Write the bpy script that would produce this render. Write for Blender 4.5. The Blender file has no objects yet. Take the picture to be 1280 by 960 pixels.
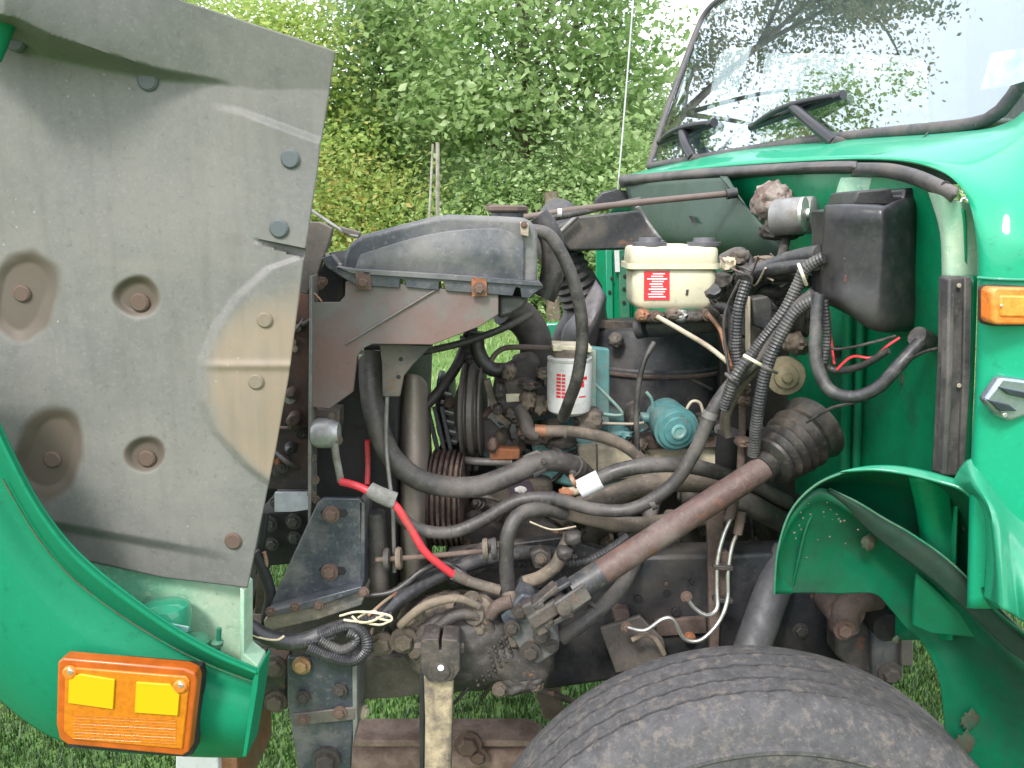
import bpy, bmesh, math, random
import numpy as np
from mathutils import Vector as V, Matrix, noise as mnoise
random.seed(7); rng = np.random.default_rng(7)
sc = bpy.context.scene
C = sc.collection

# ------------------------------------------------------------------ camera
F = 1000.0; PITCH = math.radians(11.3); CAM = V((0, 0, 1.8))
cam = bpy.data.cameras.new('camera'); cam.sensor_width = 36; cam.lens = 36*F/1280
cam.clip_start = 0.05; cam.clip_end = 2000
co = bpy.data.objects.new('camera', cam); C.objects.link(co)
co.location = CAM; co.rotation_euler = (math.pi/2-PITCH, 0, 0)
sc.camera = co
# ------------------------------------------------------------------ world, sun, exposure
SUN_EL, SUN_AZ = math.radians(48), math.radians(205)      # azimuth: direction the light comes from, clockwise from +Y
w = bpy.data.worlds.new('World'); sc.world = w; w.use_nodes = True
nt = w.node_tree; nt.nodes.clear()
sky = nt.nodes.new('ShaderNodeTexSky'); sky.sky_type = 'NISHITA'; sky.sun_disc = False
sky.sun_elevation = SUN_EL; sky.sun_rotation = SUN_AZ; sky.air_density = 1.0; sky.dust_density = 3.0; sky.ozone_density = 1.0
veil = nt.nodes.new('ShaderNodeMixRGB'); veil.inputs[0].default_value = 0.72; veil.inputs[2].default_value = (15, 15.4, 16.2, 1)
bg = nt.nodes.new('ShaderNodeBackground'); bg.inputs[1].default_value = 0.1
wo = nt.nodes.new('ShaderNodeOutputWorld')
nt.links.new(sky.outputs[0], veil.inputs[1]); nt.links.new(veil.outputs[0], bg.inputs[0]); nt.links.new(bg.outputs[0], wo.inputs[0])
sl = bpy.data.lights.new('sun', 'SUN'); sl.energy = 1.9; sl.angle = math.radians(12); sl.color = (1, .96, .9)
so = bpy.data.objects.new('sun', sl); C.objects.link(so)
sd = V((math.sin(SUN_AZ)*math.cos(SUN_EL), math.cos(SUN_AZ)*math.cos(SUN_EL), math.sin(SUN_EL)))
so.rotation_euler = (-sd).to_track_quat('-Z', 'Y').to_euler()
sc.view_settings.view_transform = 'Standard'; sc.view_settings.look = 'None'
sc.view_settings.exposure = 1.1; sc.view_settings.gamma = 1
sc.cycles.use_denoising = True
sc.cycles.max_bounces = 6; sc.cycles.transparent_max_bounces = 12

# ------------------------------------------------------------------ helpers
fwd = V((0, math.cos(PITCH), -math.sin(PITCH))); upv = V((0, math.sin(PITCH), math.cos(PITCH)))
def ray(u, v): return fwd + V((1, 0, 0))*((u-640)/F) - upv*((v-480)/F)
def P(u, v, Y):
    d = ray(u, v); return CAM + d*(Y/d.y)
def dep(p): return (p-CAM).dot(fwd)
WO = {}
def link(name, me, mat, par=None, label=None, kind=None, smooth=40, origin=None, recenter=True):
    o = bpy.data.objects.new(name, me); C.objects.link(o)
    if recenter:
        n = len(me.vertices); a = np.empty(n*3); me.vertices.foreach_get('co', a); a = a.reshape(-1, 3)
        c = V(((a[:, 0].min()+a[:, 0].max())/2, (a[:, 1].min()+a[:, 1].max())/2, a[:, 2].min())) if origin is None else V(origin)
        a -= np.array(c); me.vertices.foreach_set('co', a.ravel()); me.update()
    else: c = V((0, 0, 0)) if origin is None else V(origin)
    WO[o.name] = c; o.location = c
    if par is not None:
        o.parent = par; o.location = c - WO[par.name]
    if mat is not None:
        for m in (mat if isinstance(mat, (list, tuple)) else [mat]): me.materials.append(m)
    if smooth is not None and len(me.polygons):
        me.polygons.foreach_set('use_smooth', [True]*len(me.polygons))
        if smooth < 180: me.set_sharp_from_angle(angle=math.radians(smooth))
    if label: o['label'] = label
    if kind: o['kind'] = kind
    return o
def empty(name, loc, par=None, label=None):
    o = bpy.data.objects.new(name, None); C.objects.link(o); WO[o.name] = V(loc); o.location = V(loc)
    if par is not None: o.parent = par; o.location = V(loc)-WO[par.name]
    if label: o['label'] = label
    return o
def tag(o, label, cat, group=None, kind=None):
    o['label'] = label; o['category'] = cat
    if group: o['group'] = group
    if kind: o['kind'] = kind
def frm(verts, faces, name='m'):
    me = bpy.data.meshes.new(name); me.from_pydata([tuple(v) for v in verts], [], faces); me.update(); return me
def fix(me):
    bm = bmesh.new(); bm.from_mesh(me); bmesh.ops.recalc_face_normals(bm, faces=bm.faces); bm.to_mesh(me); bm.free(); return me
def poly(name, par, mat, pts, Y, depth, bev=.002, label=None, dirv=(0, 1, 0), seg=2, taper=0, kind=None):
    """outline in pixels at distance Y (or per-vertex), given real thickness depth"""
    f = [P(p[0], p[1], p[2] if len(p) > 2 else Y) for p in pts]
    d = V(dirv).normalized()*depth; cen = sum(f, V())/len(f)
    b = [q+d+(cen-q)*taper for q in f]; n = len(f)
    faces = [list(range(n)), list(range(2*n-1, n-1, -1))]+[[i, i+n, (i+1) % n+n, (i+1) % n] for i in range(n)]
    me = fix(frm(f+b, faces, name))
    o = link(name, me, mat, par, label, kind, smooth=35)
    if bev:
        m = o.modifiers.new('bevel', 'BEVEL'); m.width = bev; m.segments = seg; m.limit_method = 'ANGLE'; m.angle_limit = math.radians(25)
    return o
def spline(pts, n=8, closed=False):
    out = []; N = len(pts)
    if N == 2: return [pts[0].lerp(pts[1], i/n) for i in range(n+1)]
    for i in range(N-1):
        p0 = pts[max(i-1, 0)]; p1 = pts[i]; p2 = pts[i+1]; p3 = pts[min(i+2, N-1)]
        for k in range(n):
            t = k/n; t2 = t*t; t3 = t2*t
            out.append(.5*((2*p1)+(p2-p0)*t+(2*p0-5*p1+4*p2-p3)*t2+(3*p1-p0-3*p2+p3)*t3))
    out.append(pts[-1]); return out
def tubemesh(path, rad, seg=12, cap=True):
    T = []
    for i in range(len(path)):
        a = path[max(i-1, 0)]; b = path[min(i+1, len(path)-1)]; t = (b-a)
        T.append(t.normalized() if t.length > 1e-9 else V((1, 0, 0)))
    n = T[0].orthogonal().normalized(); vs = []; fs = []
    for i, p in enumerate(path):
        n = (n - T[i]*n.dot(T[i])).normalized(); b = T[i].cross(n); r = rad[i]
        for k in range(seg):
            a = 2*math.pi*k/seg; vs.append(p+(n*math.cos(a)+b*math.sin(a))*r)
    for i in range(len(path)-1):
        for k in range(seg):
            fs.append([i*seg+k, i*seg+(k+1) % seg, (i+1)*seg+(k+1) % seg, (i+1)*seg+k])
    if cap: fs += [list(range(seg-1, -1, -1)), [(len(path)-1)*seg+k for k in range(seg)]]
    return vs, fs
def resample(path, step):
    d = [0]
    for a, b in zip(path, path[1:]): d.append(d[-1]+(b-a).length)
    n = max(2, int(d[-1]/step)); out = []; j = 0
    for i in range(n+1):
        s = d[-1]*i/n
        while j < len(d)-2 and d[j+1] < s: j += 1
        t = (s-d[j])/max(1e-9, d[j+1]-d[j]); out.append(path[j].lerp(path[j+1], min(1, max(0, t))))
    return out
def tube(name, par, mat, rpx, pts, label=None, corr=0, seg=12, wob=.04, kind=None, world=False, loom=None):
    p = [V(q) for q in pts] if world else [P(*q) for q in pts]
    c = sum(p, V())/len(p); r = rpx if world else rpx*dep(c)/F
    path = spline(p, 10)
    if corr:
        pitch = corr*dep(c)/F; path = resample(path, pitch/2)
        rad = [r*(1.0 if i % 2 else .88) for i in range(len(path))]
    else:
        path = resample(path, max(r*.7, .004)) if rpx else path
        rad = [r*(1+wob*mnoise.noise(q*9)) for q in path]
    vs, fs = tubemesh(path, rad, seg)
    return link(name, frm(vs, fs, name), mat, par, label, kind, smooth=60 if not corr else 25)
def lathe(name, par, mat, p0, axis, prof, seg=36, label=None, squash=None, smooth=35):
    """prof: (distance along axis, radius)"""
    ax = V(axis).normalized(); n = ax.orthogonal().normalized()
    if abs(ax.z) < .9: n = (V((0, 0, 1))-ax*ax.z).normalized()
    else: n = (V((1, 0, 0))-ax*ax.x).normalized()
    b = ax.cross(n); vs = []; fs = []
    for t, r in prof:
        for k in range(seg):
            a = 2*math.pi*k/seg; vs.append(V(p0)+ax*t+(n*math.cos(a)+b*math.sin(a)*(squash or 1))*max(r, 1e-4))
    for i in range(len(prof)-1):
        for k in range(seg): fs.append([i*seg+k, i*seg+(k+1) % seg, (i+1)*seg+(k+1) % seg, (i+1)*seg+k])
    fs += [list(range(seg-1, -1, -1)), [(len(prof)-1)*seg+k for k in range(seg)]]
    return link(name, fix(frm(vs, fs, name)), mat, par, label, smooth=smooth)
def catgrid(ctrl, nu, nv):
    """ctrl rows of V -> dense grid rows"""
    rows = [spline(r, nu) for r in ctrl]
    cols = [spline([rows[j][i] for j in range(len(rows))], nv) for i in range(len(rows[0]))]
    return [[cols[i][j] for i in range(len(cols))] for j in range(len(cols[0]))]
def sheet(name, par, mat, ctrl, nu=6, nv=6, th=.002, label=None, disp=None, smooth=50, world=False):
    g = catgrid([[V(q) if world else P(*q) for q in r] for r in ctrl], nu, nv)
    R, K = len(g), len(g[0])
    if disp:
        for j in range(R):
            for i in range(K): g[j][i] = g[j][i]+disp(i/(K-1), j/(R-1))
    vs = [q for r in g for q in r]
    fs = [[j*K+i, j*K+i+1, (j+1)*K+i+1, (j+1)*K+i] for j in range(R-1) for i in range(K-1)]
    o = link(name, frm(vs, fs, name), mat, par, label, smooth=smooth)
    if th:
        m = o.modifiers.new('thickness', 'SOLIDIFY'); m.thickness = th; m.offset = 0
    return o
def boxbetween(name, par, mat, pa, pb, wz, wy, bev=.002, label=None, world=False):
    a = V(pa) if world else P(*pa); b = V(pb) if world else P(*pb)
    d = (b-a).normalized(); n = V((0, 1, 0)); n = (n-d*n.dot(d)).normalized() if abs(d.y) < .9 else V((0, 0, 1)); m = d.cross(n)
    vs = [q+m*sz*wz/2+n*sy*wy/2 for q in (a, b) for sz, sy in ((-1, -1), (1, -1), (1, 1), (-1, 1))]
    fs = [[0, 1, 2, 3], [7, 6, 5, 4]]+[[i, 4+i, 4+(i+1) % 4, (i+1) % 4] for i in range(4)]
    o = link(name, fix(frm(vs, fs, name)), mat, par, label, smooth=35)
    if bev:
        k = o.modifiers.new('bevel', 'BEVEL'); k.width = bev; k.segments = 2
    return o
def blob(name, par, mat, c, rad, amp=.12, fr=3.0, sub=4, rot=0, label=None, sq=2.0):
    """lumpy casting: superellipsoid with noise, c=(u,v,Y), rad in px (x, z) and metres in y"""
    cc = P(*c); s = dep(cc)/F; bm = bmesh.new(); bmesh.ops.create_icosphere(bm, subdivisions=sub, radius=1)
    R = Matrix.Rotation(rot, 3, 'Y')
    for v_ in bm.verts:
        n = v_.co.normalized(); e = sq
        q = (abs(n.x)**e+abs(n.y)**e+abs(n.z)**e)**(-1/e)
        h = 1+amp*mnoise.noise(n*fr+cc*3)+amp*.4*mnoise.noise(n*fr*3+cc)
        k = n*q*h; v_.co = cc+R @ V((k.x*rad[0]*s, k.y*rad[1], k.z*rad[2]*s))
    me = bpy.data.meshes.new(name); bm.to_mesh(me); bm.free()
    return link(name, me, mat, par, label, smooth=60)
# shared bolt meshes
def _boltmesh(kind):
    bm = bmesh.new()
    def cyl(r0, r1, y0, y1, n):
        a = [bm.verts.new((r0*math.cos(2*math.pi*k/n), y0, r0*math.sin(2*math.pi*k/n))) for k in range(n)]
        b = [bm.verts.new((r1*math.cos(2*math.pi*k/n), y1, r1*math.sin(2*math.pi*k/n))) for k in range(n)]
        for k in range(n): bm.faces.new((a[k], a[(k+1) % n], b[(k+1) % n], b[k]))
        bm.faces.new(a); bm.faces.new(b)
    if kind == 'hex':
        cyl(1.45, 1.45, .3, -.18, 14); cyl(1.0, 1.0, -.18, -.75, 6); cyl(1.0, .8, -.75, -.9, 6)
    elif kind == 'stud':
        cyl(1.45, 1.45, .3, -.15, 14); cyl(1.0, 1.0, -.15, -.8, 6); cyl(.5, .45, -.8, -1.5, 8)
    else:
        cyl(1, 1, .3, -.15, 16); cyl(1, .8, -.15, -.32, 16)
    bmesh.ops.recalc_face_normals(bm, faces=bm.faces)
    me = bpy.data.meshes.new(kind); bm.to_mesh(me); bm.free(); return me
BM = {}
def bolt(par, mat, u, v, Y, rpx, axis=(0, 1, 0), kind='hex', name='bolt', label=None):
    key = (kind, mat.name)
    if key not in BM:
        me = _boltmesh(kind); me.materials.append(mat); BM[key] = me
    o = bpy.data.objects.new(name, BM[key]); C.objects.link(o); p = P(u, v, Y); s = rpx*dep(p)/F
    WO[o.name] = p; o.parent = par; o.location = p-WO[par.name]; o.scale = (s, s, s)
    q = V((0, 1, 0)).rotation_difference(V(axis).normalized())
    o.rotation_euler = (q @ Matrix.Rotation(random.uniform(0, 1), 4, 'Y').to_quaternion()).to_euler()
    if label: o['label'] = label
    return o

# ------------------------------------------------------------------ materials
def M(name, base, dirt=None, amt=.45, scale=6, rough=.55, metal=0, bump=.15, bscale=60, coat=0, rust=None, ramt=.3, spec=.5, var=.25, dark=None):
    m = bpy.data.materials.new(name); m.use_nodes = True; t = m.node_tree; N = t.nodes; L = t.links
    b = N['Principled BSDF']; tc = N.new('ShaderNodeTexCoord'); oi = N.new('ShaderNodeObjectInfo')
    add = N.new('ShaderNodeVectorMath'); add.operation = 'ADD'; mu = N.new('ShaderNodeMath'); mu.operation = 'MULTIPLY'; mu.inputs[1].default_value = 17
    L.new(oi.outputs['Random'], mu.inputs[0]); L.new(tc.outputs['Object'], add.inputs[0]); L.new(mu.outputs[0], add.inputs[1])
    def ns(sc_, det=8, r=.6):
        n = N.new('ShaderNodeTexNoise'); n.inputs['Scale'].default_value = sc_; n.inputs['Detail'].default_value = det; n.inputs['Roughness'].default_value = r
        L.new(add.outputs[0], n.inputs['Vector']); return n
    def ramp(n, lo, hi):
        r = N.new('ShaderNodeMapRange'); r.inputs[1].default_value = lo; r.inputs[2].default_value = hi; r.clamp = True
        L.new(n.outputs[0], r.inputs[0]); return r
    n0 = ns(bscale*.5, 6)
    v_ = ramp(n0, .3, .7); v_.inputs[3].default_value = 1-var; v_.inputs[4].default_value = 1+var
    mx0 = N.new('ShaderNodeMixRGB'); mx0.blend_type = 'MULTIPLY'; mx0.inputs[0].default_value = 1; mx0.inputs[1].default_value = (*base, 1)
    L.new(v_.outputs[0], mx0.inputs[2]); out = mx0.outputs[0]; rin = None
    if dirt:
        n1 = ns(scale, 10, .68); r1 = ramp(n1, .62-amt*.35, .68-amt*.1)
        mx = N.new('ShaderNodeMixRGB'); L.new(r1.outputs[0], mx.inputs[0]); L.new(out, mx.inputs[1]); mx.inputs[2].default_value = (*dirt, 1); out = mx.outputs[0]; rin = r1
    if dirt:
        n4 = ns(bscale*1.3, 5, .8); r4 = ramp(n4, .54, .66); r4.inputs[4].default_value = .55
        mx = N.new('ShaderNodeMixRGB'); L.new(r4.outputs[0], mx.inputs[0]); L.new(out, mx.inputs[1]); mx.inputs[2].default_value = (*[min(.8, c*1.25) for c in dirt], 1); out = mx.outputs[0]
        n5 = ns(bscale*.8, 5, .8); r5 = ramp(n5, .57, .68); r5.inputs[4].default_value = .5
        mx = N.new('ShaderNodeMixRGB'); L.new(r5.outputs[0], mx.inputs[0]); L.new(out, mx.inputs[1]); mx.inputs[2].default_value = (*[c*.55 for c in base], 1); out = mx.outputs[0]
    if rust:
        n2 = ns(scale*2.3, 10, .7); r2 = ramp(n2, .66-ramt*.3, .7-ramt*.3)
        mx = N.new('ShaderNodeMixRGB'); L.new(r2.outputs[0], mx.inputs[0]); L.new(out, mx.inputs[1]); mx.inputs[2].default_value = (*rust, 1); out = mx.outputs[0]
        if rin is None: rin = r2
    L.new(out, b.inputs['Base Color'])
    b.inputs['Roughness'].default_value = rough; b.inputs['Metallic'].default_value = metal
    b.inputs['Specular IOR Level'].default_value = spec
    if rin is not None:
        rr = N.new('ShaderNodeMapRange'); rr.inputs[3].default_value = rough; rr.inputs[4].default_value = min(1, rough+.3); L.new(rin.outputs[0], rr.inputs[0]); L.new(rr.outputs[0], b.inputs['Roughness'])
    if coat: b.inputs['Coat Weight'].default_value = coat; b.inputs['Coat Roughness'].default_value = .08
    if bump:
        n3 = ns(bscale, 8, .65); bp = N.new('ShaderNodeBump'); bp.inputs['Strength'].default_value = bump; bp.inputs['Distance'].default_value = .004
        L.new(n3.outputs[0], bp.inputs['Height']); L.new(bp.outputs[0], b.inputs['Normal'])
    return m
TAN = (.30, .24, .17); GREY = (.2, .195, .185)
green = M('green_paint', (.004, .245, .13), (.008, .22, .12), -.35, 5, rough=.28, coat=.8, bump=.01, var=.04)
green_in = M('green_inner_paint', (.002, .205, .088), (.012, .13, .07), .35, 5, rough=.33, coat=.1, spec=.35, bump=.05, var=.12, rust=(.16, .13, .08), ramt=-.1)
green_dust = M('green_dusty_paint', (.01, .15, .08), (.09, .16, .11), .5, 4, rough=.5, bump=.05, var=.1)
green_pale = M('pale_green_overspray', (.1, .4, .26), (.42, .52, .39), .85, 3.5, rough=.55, bump=.05, var=.1)
rubber = M('black_rubber_hose', (.03, .028, .028), (.1, .09, .082), .4, 8, rough=.42, bump=.12, var=.3)
rubber_d = M('dusty_rubber_hose', (.046, .042, .041), (.11, .097, .087), .45, 7, rough=.5, bump=.14, var=.3)
rubber_t = M('tan_dusty_hose', (.09, .075, .062), (.2, .16, .122), .6, 7, rough=.8, bump=.3, var=.3)
loom = M('corrugated_loom', (.028, .028, .031), (.1, .094, .09), .35, 9, rough=.38, bump=.08, var=.2)
blackp = M('black_plastic', (.022, .023, .027), (.07, .066, .06), .4, 4, rough=.4, bump=.05, var=.15)
blackm = M('black_painted_steel', (.028, .029, .032), (.11, .095, .08), .5, 6, rough=.45, bump=.12, rust=(.14, .07, .04), ramt=.15)
bluem = M('blue_black_steel', (.038, .044, .056), (.12, .116, .112), .42, 7, rough=.4, bump=.12, rust=(.18, .09, .05), ramt=.05)
tankm = M('tank_paint', (.05, .055, .067), (.15, .146, .142), .5, 4, rough=.38, bump=.08, var=.2)
grease = M('greasy_casting', (.04, .035, .033), (.1, .082, .066), .45, 9, rough=.6, bump=.6, bscale=50, rust=(.22, .1, .05), ramt=.12)
grease_t = M('tan_greasy_casting', (.075, .062, .05), (.19, .15, .11), .55, 9, rough=.75, bump=.6, bscale=50)
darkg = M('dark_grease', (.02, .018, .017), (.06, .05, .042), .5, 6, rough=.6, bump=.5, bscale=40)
rustm = M('rusty_steel', (.075, .052, .044), (.145, .105, .085), .5, 8, rough=.8, bump=.4, bscale=80)
rustb = M('rusty_bolt', (.1, .062, .047), (.16, .11, .085), .5, 60, rough=.8, bump=.4, bscale=200)
rusto = M('orange_rust', (.32, .12, .05), (.2, .09, .05), .5, 30, rough=.85, bump=.3)
shaftm = M('red_oxide_shaft', (.085, .05, .043), (.14, .11, .098), .4, 9, rough=.55, bump=.3, bscale=90, rust=(.125, .062, .042), ramt=.3)
plate = M('dusty_red_bracket', (.13, .118, .115), (.15, .095, .085), .5, 3.5, rough=.5, bump=.08, var=.12, rust=(.13, .125, .112), ramt=.35)
brownp = M('brown_shroud', (.095, .083, .075), (.15, .13, .112), .5, 4, rough=.5, bump=.06, var=.12)
greym = M('grey_steel', (.2, .2, .2), (.14, .12, .1), .5, 10, rough=.4, metal=.3, bump=.1)
silver = M('bright_metal', (.55, .54, .52), (.3, .27, .24), .4, 20, rough=.3, metal=.8, bump=.05)
alu = M('dull_aluminium', (.36, .36, .36), (.2, .18, .16), .4, 14, rough=.45, metal=.5, bump=.15)
cream = M('cream_plastic', (.6, .57, .42), (.5, .46, .34), .3, 5, rough=.4, bump=.02, var=.04)
creamm = M('cream_grimy', (.58, .52, .38), (.36, .29, .2), .5, 8, rough=.6, bump=.1)
teal = M('teal_paint', (.07, .2, .205), (.13, .16, .145), .42, 9, rough=.4, bump=.12, rust=(.16, .1, .06), ramt=.1)
tealp = M('pale_teal', (.14, .33, .32), (.3, .3, .24), .5, 9, rough=.45, bump=.1)
white = M('white_paint', (.6, .6, .6), (.46, .44, .42), .25, 6, rough=.35, bump=.01, var=.04)
redp = M('red_print', (.62, .03, .04), rough=.4, bump=0, var=.03)
redc = M('red_cable', (.55, .035, .05), (.3, .06, .05), .35, 12, rough=.4, bump=.04, var=.1)
copper = M('copper_pipe', (.3, .13, .07), (.26, .2, .14), .5, 20, rough=.5, metal=.3, bump=.1)
creampipe = M('cream_pipe', (.42, .37, .28), (.25, .2, .15), .5, 15, rough=.5, bump=.1)
paper = M('white_print', (.8, .76, .76), rough=.5, bump=0, var=.02)
dusty = M('cream_dust_on_iron', (.34, .275, .18), (.07, .06, .055), .42, 11, rough=.8, bump=.35, bscale=70)
purple = M('dark_purple_label', (.06, .045, .06), rough=.5, bump=0)
black = M('matt_black', (.012, .012, .013), (.03, .027, .024), .4, 6, rough=.7, bump=.2)
seal = M('seal_rubber', (.05, .048, .05), (.12, .105, .1), .5, 8, rough=.5, bump=.1)
rspot = M('dark_rust_spot', (.045, .035, .022), (.02, .06, .035), .5, 40, rough=.8)
pinkp = M('pinkish_pipe', (.13, .092, .082), (.11, .09, .075), .5, 15, rough=.5, bump=.1)

# ------------------------------------------------------------------ setting: ground
def simple(name, c, rough=.9): return M(name, c, rough=rough, bump=0, var=.1)
lawn = M('lawn_soil', (.055, .13, .025), (.1, .17, .04), .5, 1.2, rough=.95, bump=.8, bscale=25)
gm = frm([(-400, -200, 0), (400, -200, 0), (400, 700, 0), (-400, 700, 0)], [[0, 1, 2, 3]], 'ground')
g = link('ground', gm, lawn, None, kind='structure', smooth=None); g['label'] = 'mown green lawn under and beyond the truck'
def leafmat(name, cols, trans=.35, rough=.45):
    m = bpy.data.materials.new(name); m.use_nodes = True; t = m.node_tree; N = t.nodes; L = t.links; b = N['Principled BSDF']
    at = N.new('ShaderNodeAttribute'); at.attribute_name = 'tint'; cr = N.new('ShaderNodeValToRGB')
    cr.color_ramp.elements[0].color = (*cols[0], 1); cr.color_ramp.elements[1].color = (*cols[-1], 1)
    for i, c in enumerate(cols[1:-1]):
        e = cr.color_ramp.elements.new((i+1)/(len(cols)-1)); e.color = (*c, 1)
    L.new(at.outputs['Fac'], cr.inputs[0]); L.new(cr.outputs[0], b.inputs['Base Color']); b.inputs['Roughness'].default_value = rough
    tr = N.new('ShaderNodeBsdfTranslucent'); L.new(cr.outputs[0], tr.inputs[0]); mx = N.new('ShaderNodeMixShader'); mx.inputs[0].default_value = trans
    L.new(b.outputs[0], mx.inputs[1]); L.new(tr.outputs[0], mx.inputs[2]); L.new(mx.outputs[0], N['Material Output'].inputs[0])
    return m
def bulk(name, verts, faces, tint, nper):
    me = bpy.data.meshes.new(name); nv, nf = len(verts), len(faces)
    me.vertices.add(nv); me.vertices.foreach_set('co', verts.astype(np.float32).ravel())
    k = faces.shape[1]; me.loops.add(nf*k); me.loops.foreach_set('vertex_index', faces.astype(np.int32).ravel())
    me.polygons.add(nf); me.polygons.foreach_set('loop_start', np.arange(nf, dtype=np.int32)*k)
    me.update(calc_edges=True)
    a = me.attributes.new('tint', 'FLOAT', 'POINT'); a.data.foreach_set('value', np.repeat(tint, nper).astype(np.float32)); return me
def blades(n, x0, x1, y0, y1, h, w_, name, power=1.0, mask=None):
    y = y0+(y1-y0)*rng.random(n)**power; s = y/y1 if power != 1 else 1
    x = x0+(x1-x0)*rng.random(n)
    if power != 1: x = x*(y/y1)
    a = rng.random(n)*6.283; hh = h*(.5+rng.random(n)); ww = w_*(.6+.8*rng.random(n))
    dx, dy = np.cos(a), np.sin(a); lean = hh*.5*rng.standard_normal(n)
    v0 = np.stack([x-dx*ww, y-dy*ww, 0*x], 1); v1 = np.stack([x+dx*ww, y+dy*ww, 0*x], 1)
    v2 = np.stack([x-dy*lean*.9, y+dx*lean*.9, hh], 1)
    vs = np.stack([v0, v1, v2], 1).reshape(-1, 3); fs = np.arange(3*n).reshape(-1, 3)
    patch = .5+.5*np.sin(x*3.1+1.3*np.sin(y*2.3))*np.cos(y*1.7)
    return bulk(name, vs, fs, np.clip(.55*rng.random(n)+.35*patch, 0, 1), 3)
gmat = leafmat('shaded_grass_blade', [(.018, .048, .012), (.04, .09, .02), (.1, .15, .05)], .2)  # truck's shadow put into the blade colour, darker than the open lawn
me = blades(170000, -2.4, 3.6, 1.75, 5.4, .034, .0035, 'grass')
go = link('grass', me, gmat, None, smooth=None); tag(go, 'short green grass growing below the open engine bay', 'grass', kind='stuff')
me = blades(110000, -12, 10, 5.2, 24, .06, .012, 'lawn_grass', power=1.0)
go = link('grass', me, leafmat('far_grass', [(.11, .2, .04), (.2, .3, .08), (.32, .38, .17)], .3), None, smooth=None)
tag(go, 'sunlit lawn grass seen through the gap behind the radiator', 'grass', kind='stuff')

# ------------------------------------------------------------------ trees
bark = M('bark', (.13, .095, .07), (.2, .17, .13), .5, 3, rough=.9, bump=.8, bscale=12)
def tree(name, label, x, y, h, r, zc0, n, leaf, mat, seed, clusters=160, csz=.55, trunk=.14, group=None, droop=.3, kindcat='tree', flat=.55, shape=1.0):
    K_ = 1.36; x, y, h, r, zc0, leaf, csz, trunk = x*K_, y*K_, h*K_-.5, r*K_, zc0*K_, leaf*1.15, csz*K_, trunk*K_
    n = int(n*1.25)
    R = np.random.default_rng(seed); rd = random.Random(seed)
    root = empty(name, (x, y, 0)); tag(root, label, kindcat, group)
    vs, fs = [], []
    def add(path, rad, seg=8):
        v_, f_ = tubemesh(path, rad, seg); k = len(vs); vs.extend(v_); fs.extend([[i+k for i in q] for q in f_])
    tp = [V((x+rd.uniform(-.08, .08)*i*.5, y+rd.uniform(-.08, .08)*i*.5, h*.9*i/6)) for i in range(7)]
    tpp = spline(tp, 3); add(tpp, [max(.01, trunk*(1-.9*i/len(tpp))) for i in range(len(tpp))])
    cen = []
    for k in range(clusters):
        a = rd.uniform(0, 6.283); q = rd.random()**.5*r; zt = rd.uniform(0, 1)
        env = math.sin(math.pi*min(1, max(.04, (zt**shape)*.92+.06)))**.6
        px = x+math.cos(a)*q*env*(1+.25*mnoise.noise(V((math.cos(a)*1.5, math.sin(a)*1.5, zt*3+seed)))); py = y+math.sin(a)*q*env
        cen.append((px, py, zc0+(h-zc0)*zt))
    for k in range(0, clusters, 4):
        c = V(cen[k]); i = min(len(tpp)-2, int(max(0, (c.z-.4*r)/h/.9*len(tpp)))); s = tpp[max(i, 1)]
        mid = s.lerp(c, .5)+V((0, 0, .15*r)); pp = spline([s, mid, c], 4); add(pp, [max(.006, trunk*.28*(1-.9*j/len(pp))) for j in range(len(pp))], 5)
    link('trunk', frm(vs, fs, 'trunk'), bark, root, smooth=70)
    cen = np.array(cen); ci = R.integers(0, clusters, n); c = cen[ci]+R.standard_normal((n, 3))*np.array([csz, csz, csz*flat])
    d = R.standard_normal((n, 3)); d[:, 2] = d[:, 2]*.5-droop; d /= np.linalg.norm(d, axis=1)[:, None]
    u = R.standard_normal((n, 3)); u[:, 2] *= .5; u -= d*(u*d).sum(1)[:, None]; u /= np.linalg.norm(u, axis=1)[:, None]
    nn = np.cross(d, u); L_ = leaf*(.6+.8*R.random(n))[:, None]; W_ = L_*.3
    v0 = c; v1 = c+d*L_*.5+u*W_+nn*W_*.35; v2 = c+d*L_; v3 = c+d*L_*.5-u*W_+nn*W_*.35
    vv = np.stack([v0, v1, v2, v3], 1).reshape(-1, 3)
    b = np.arange(n)*4; ff = np.concatenate([np.stack([b, b+1, b+2], 1), np.stack([b, b+2, b+3], 1)])
    ctint = R.random(clusters)
    tint = np.clip(.5*ctint[ci]+.5*R.random(n), 0, 1)
    o = link('crown', bulk('crown', vv, ff, tint, 4), mat, root, smooth=None); o['kind'] = 'stuff'
    return root
L_yel = leafmat('yellow_green_leaf', [(.27, .42, .1), (.44, .58, .18), (.66, .66, .24)], .6)  # leaf colours made paler, background haze and overexposure put into them
L_mid = leafmat('mid_green_leaf', [(.17, .3, .1), (.32, .46, .18), (.52, .62, .34)], .55, .3)
L_dk = leafmat('dark_green_leaf', [(.16, .26, .09), (.28, .4, .15), (.42, .52, .24)], .55)
L_brn = leafmat('bronze_green_leaf', [(.14, .18, .08), (.25, .26, .12), (.42, .32, .16)], .45)
L_und = leafmat('undergrowth_leaf', [(.2, .32, .09), (.36, .45, .13), (.5, .34, .1)], .5)
T = tree
T('leafy_tree', 'tall glossy green tree directly behind the radiator tank and antenna', .15, 13.5, 10.5, 2.15, .8, 40000, .15, L_mid, 1, 140, .5, .16, droop=.4)
T('leafy_tree', 'green tree with thinner crown standing left of the antenna tree', -2.3, 15.5, 5.6, 1.7, .6, 16000, .15, L_mid, 2, 70, .5, .13, droop=.4)
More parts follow.
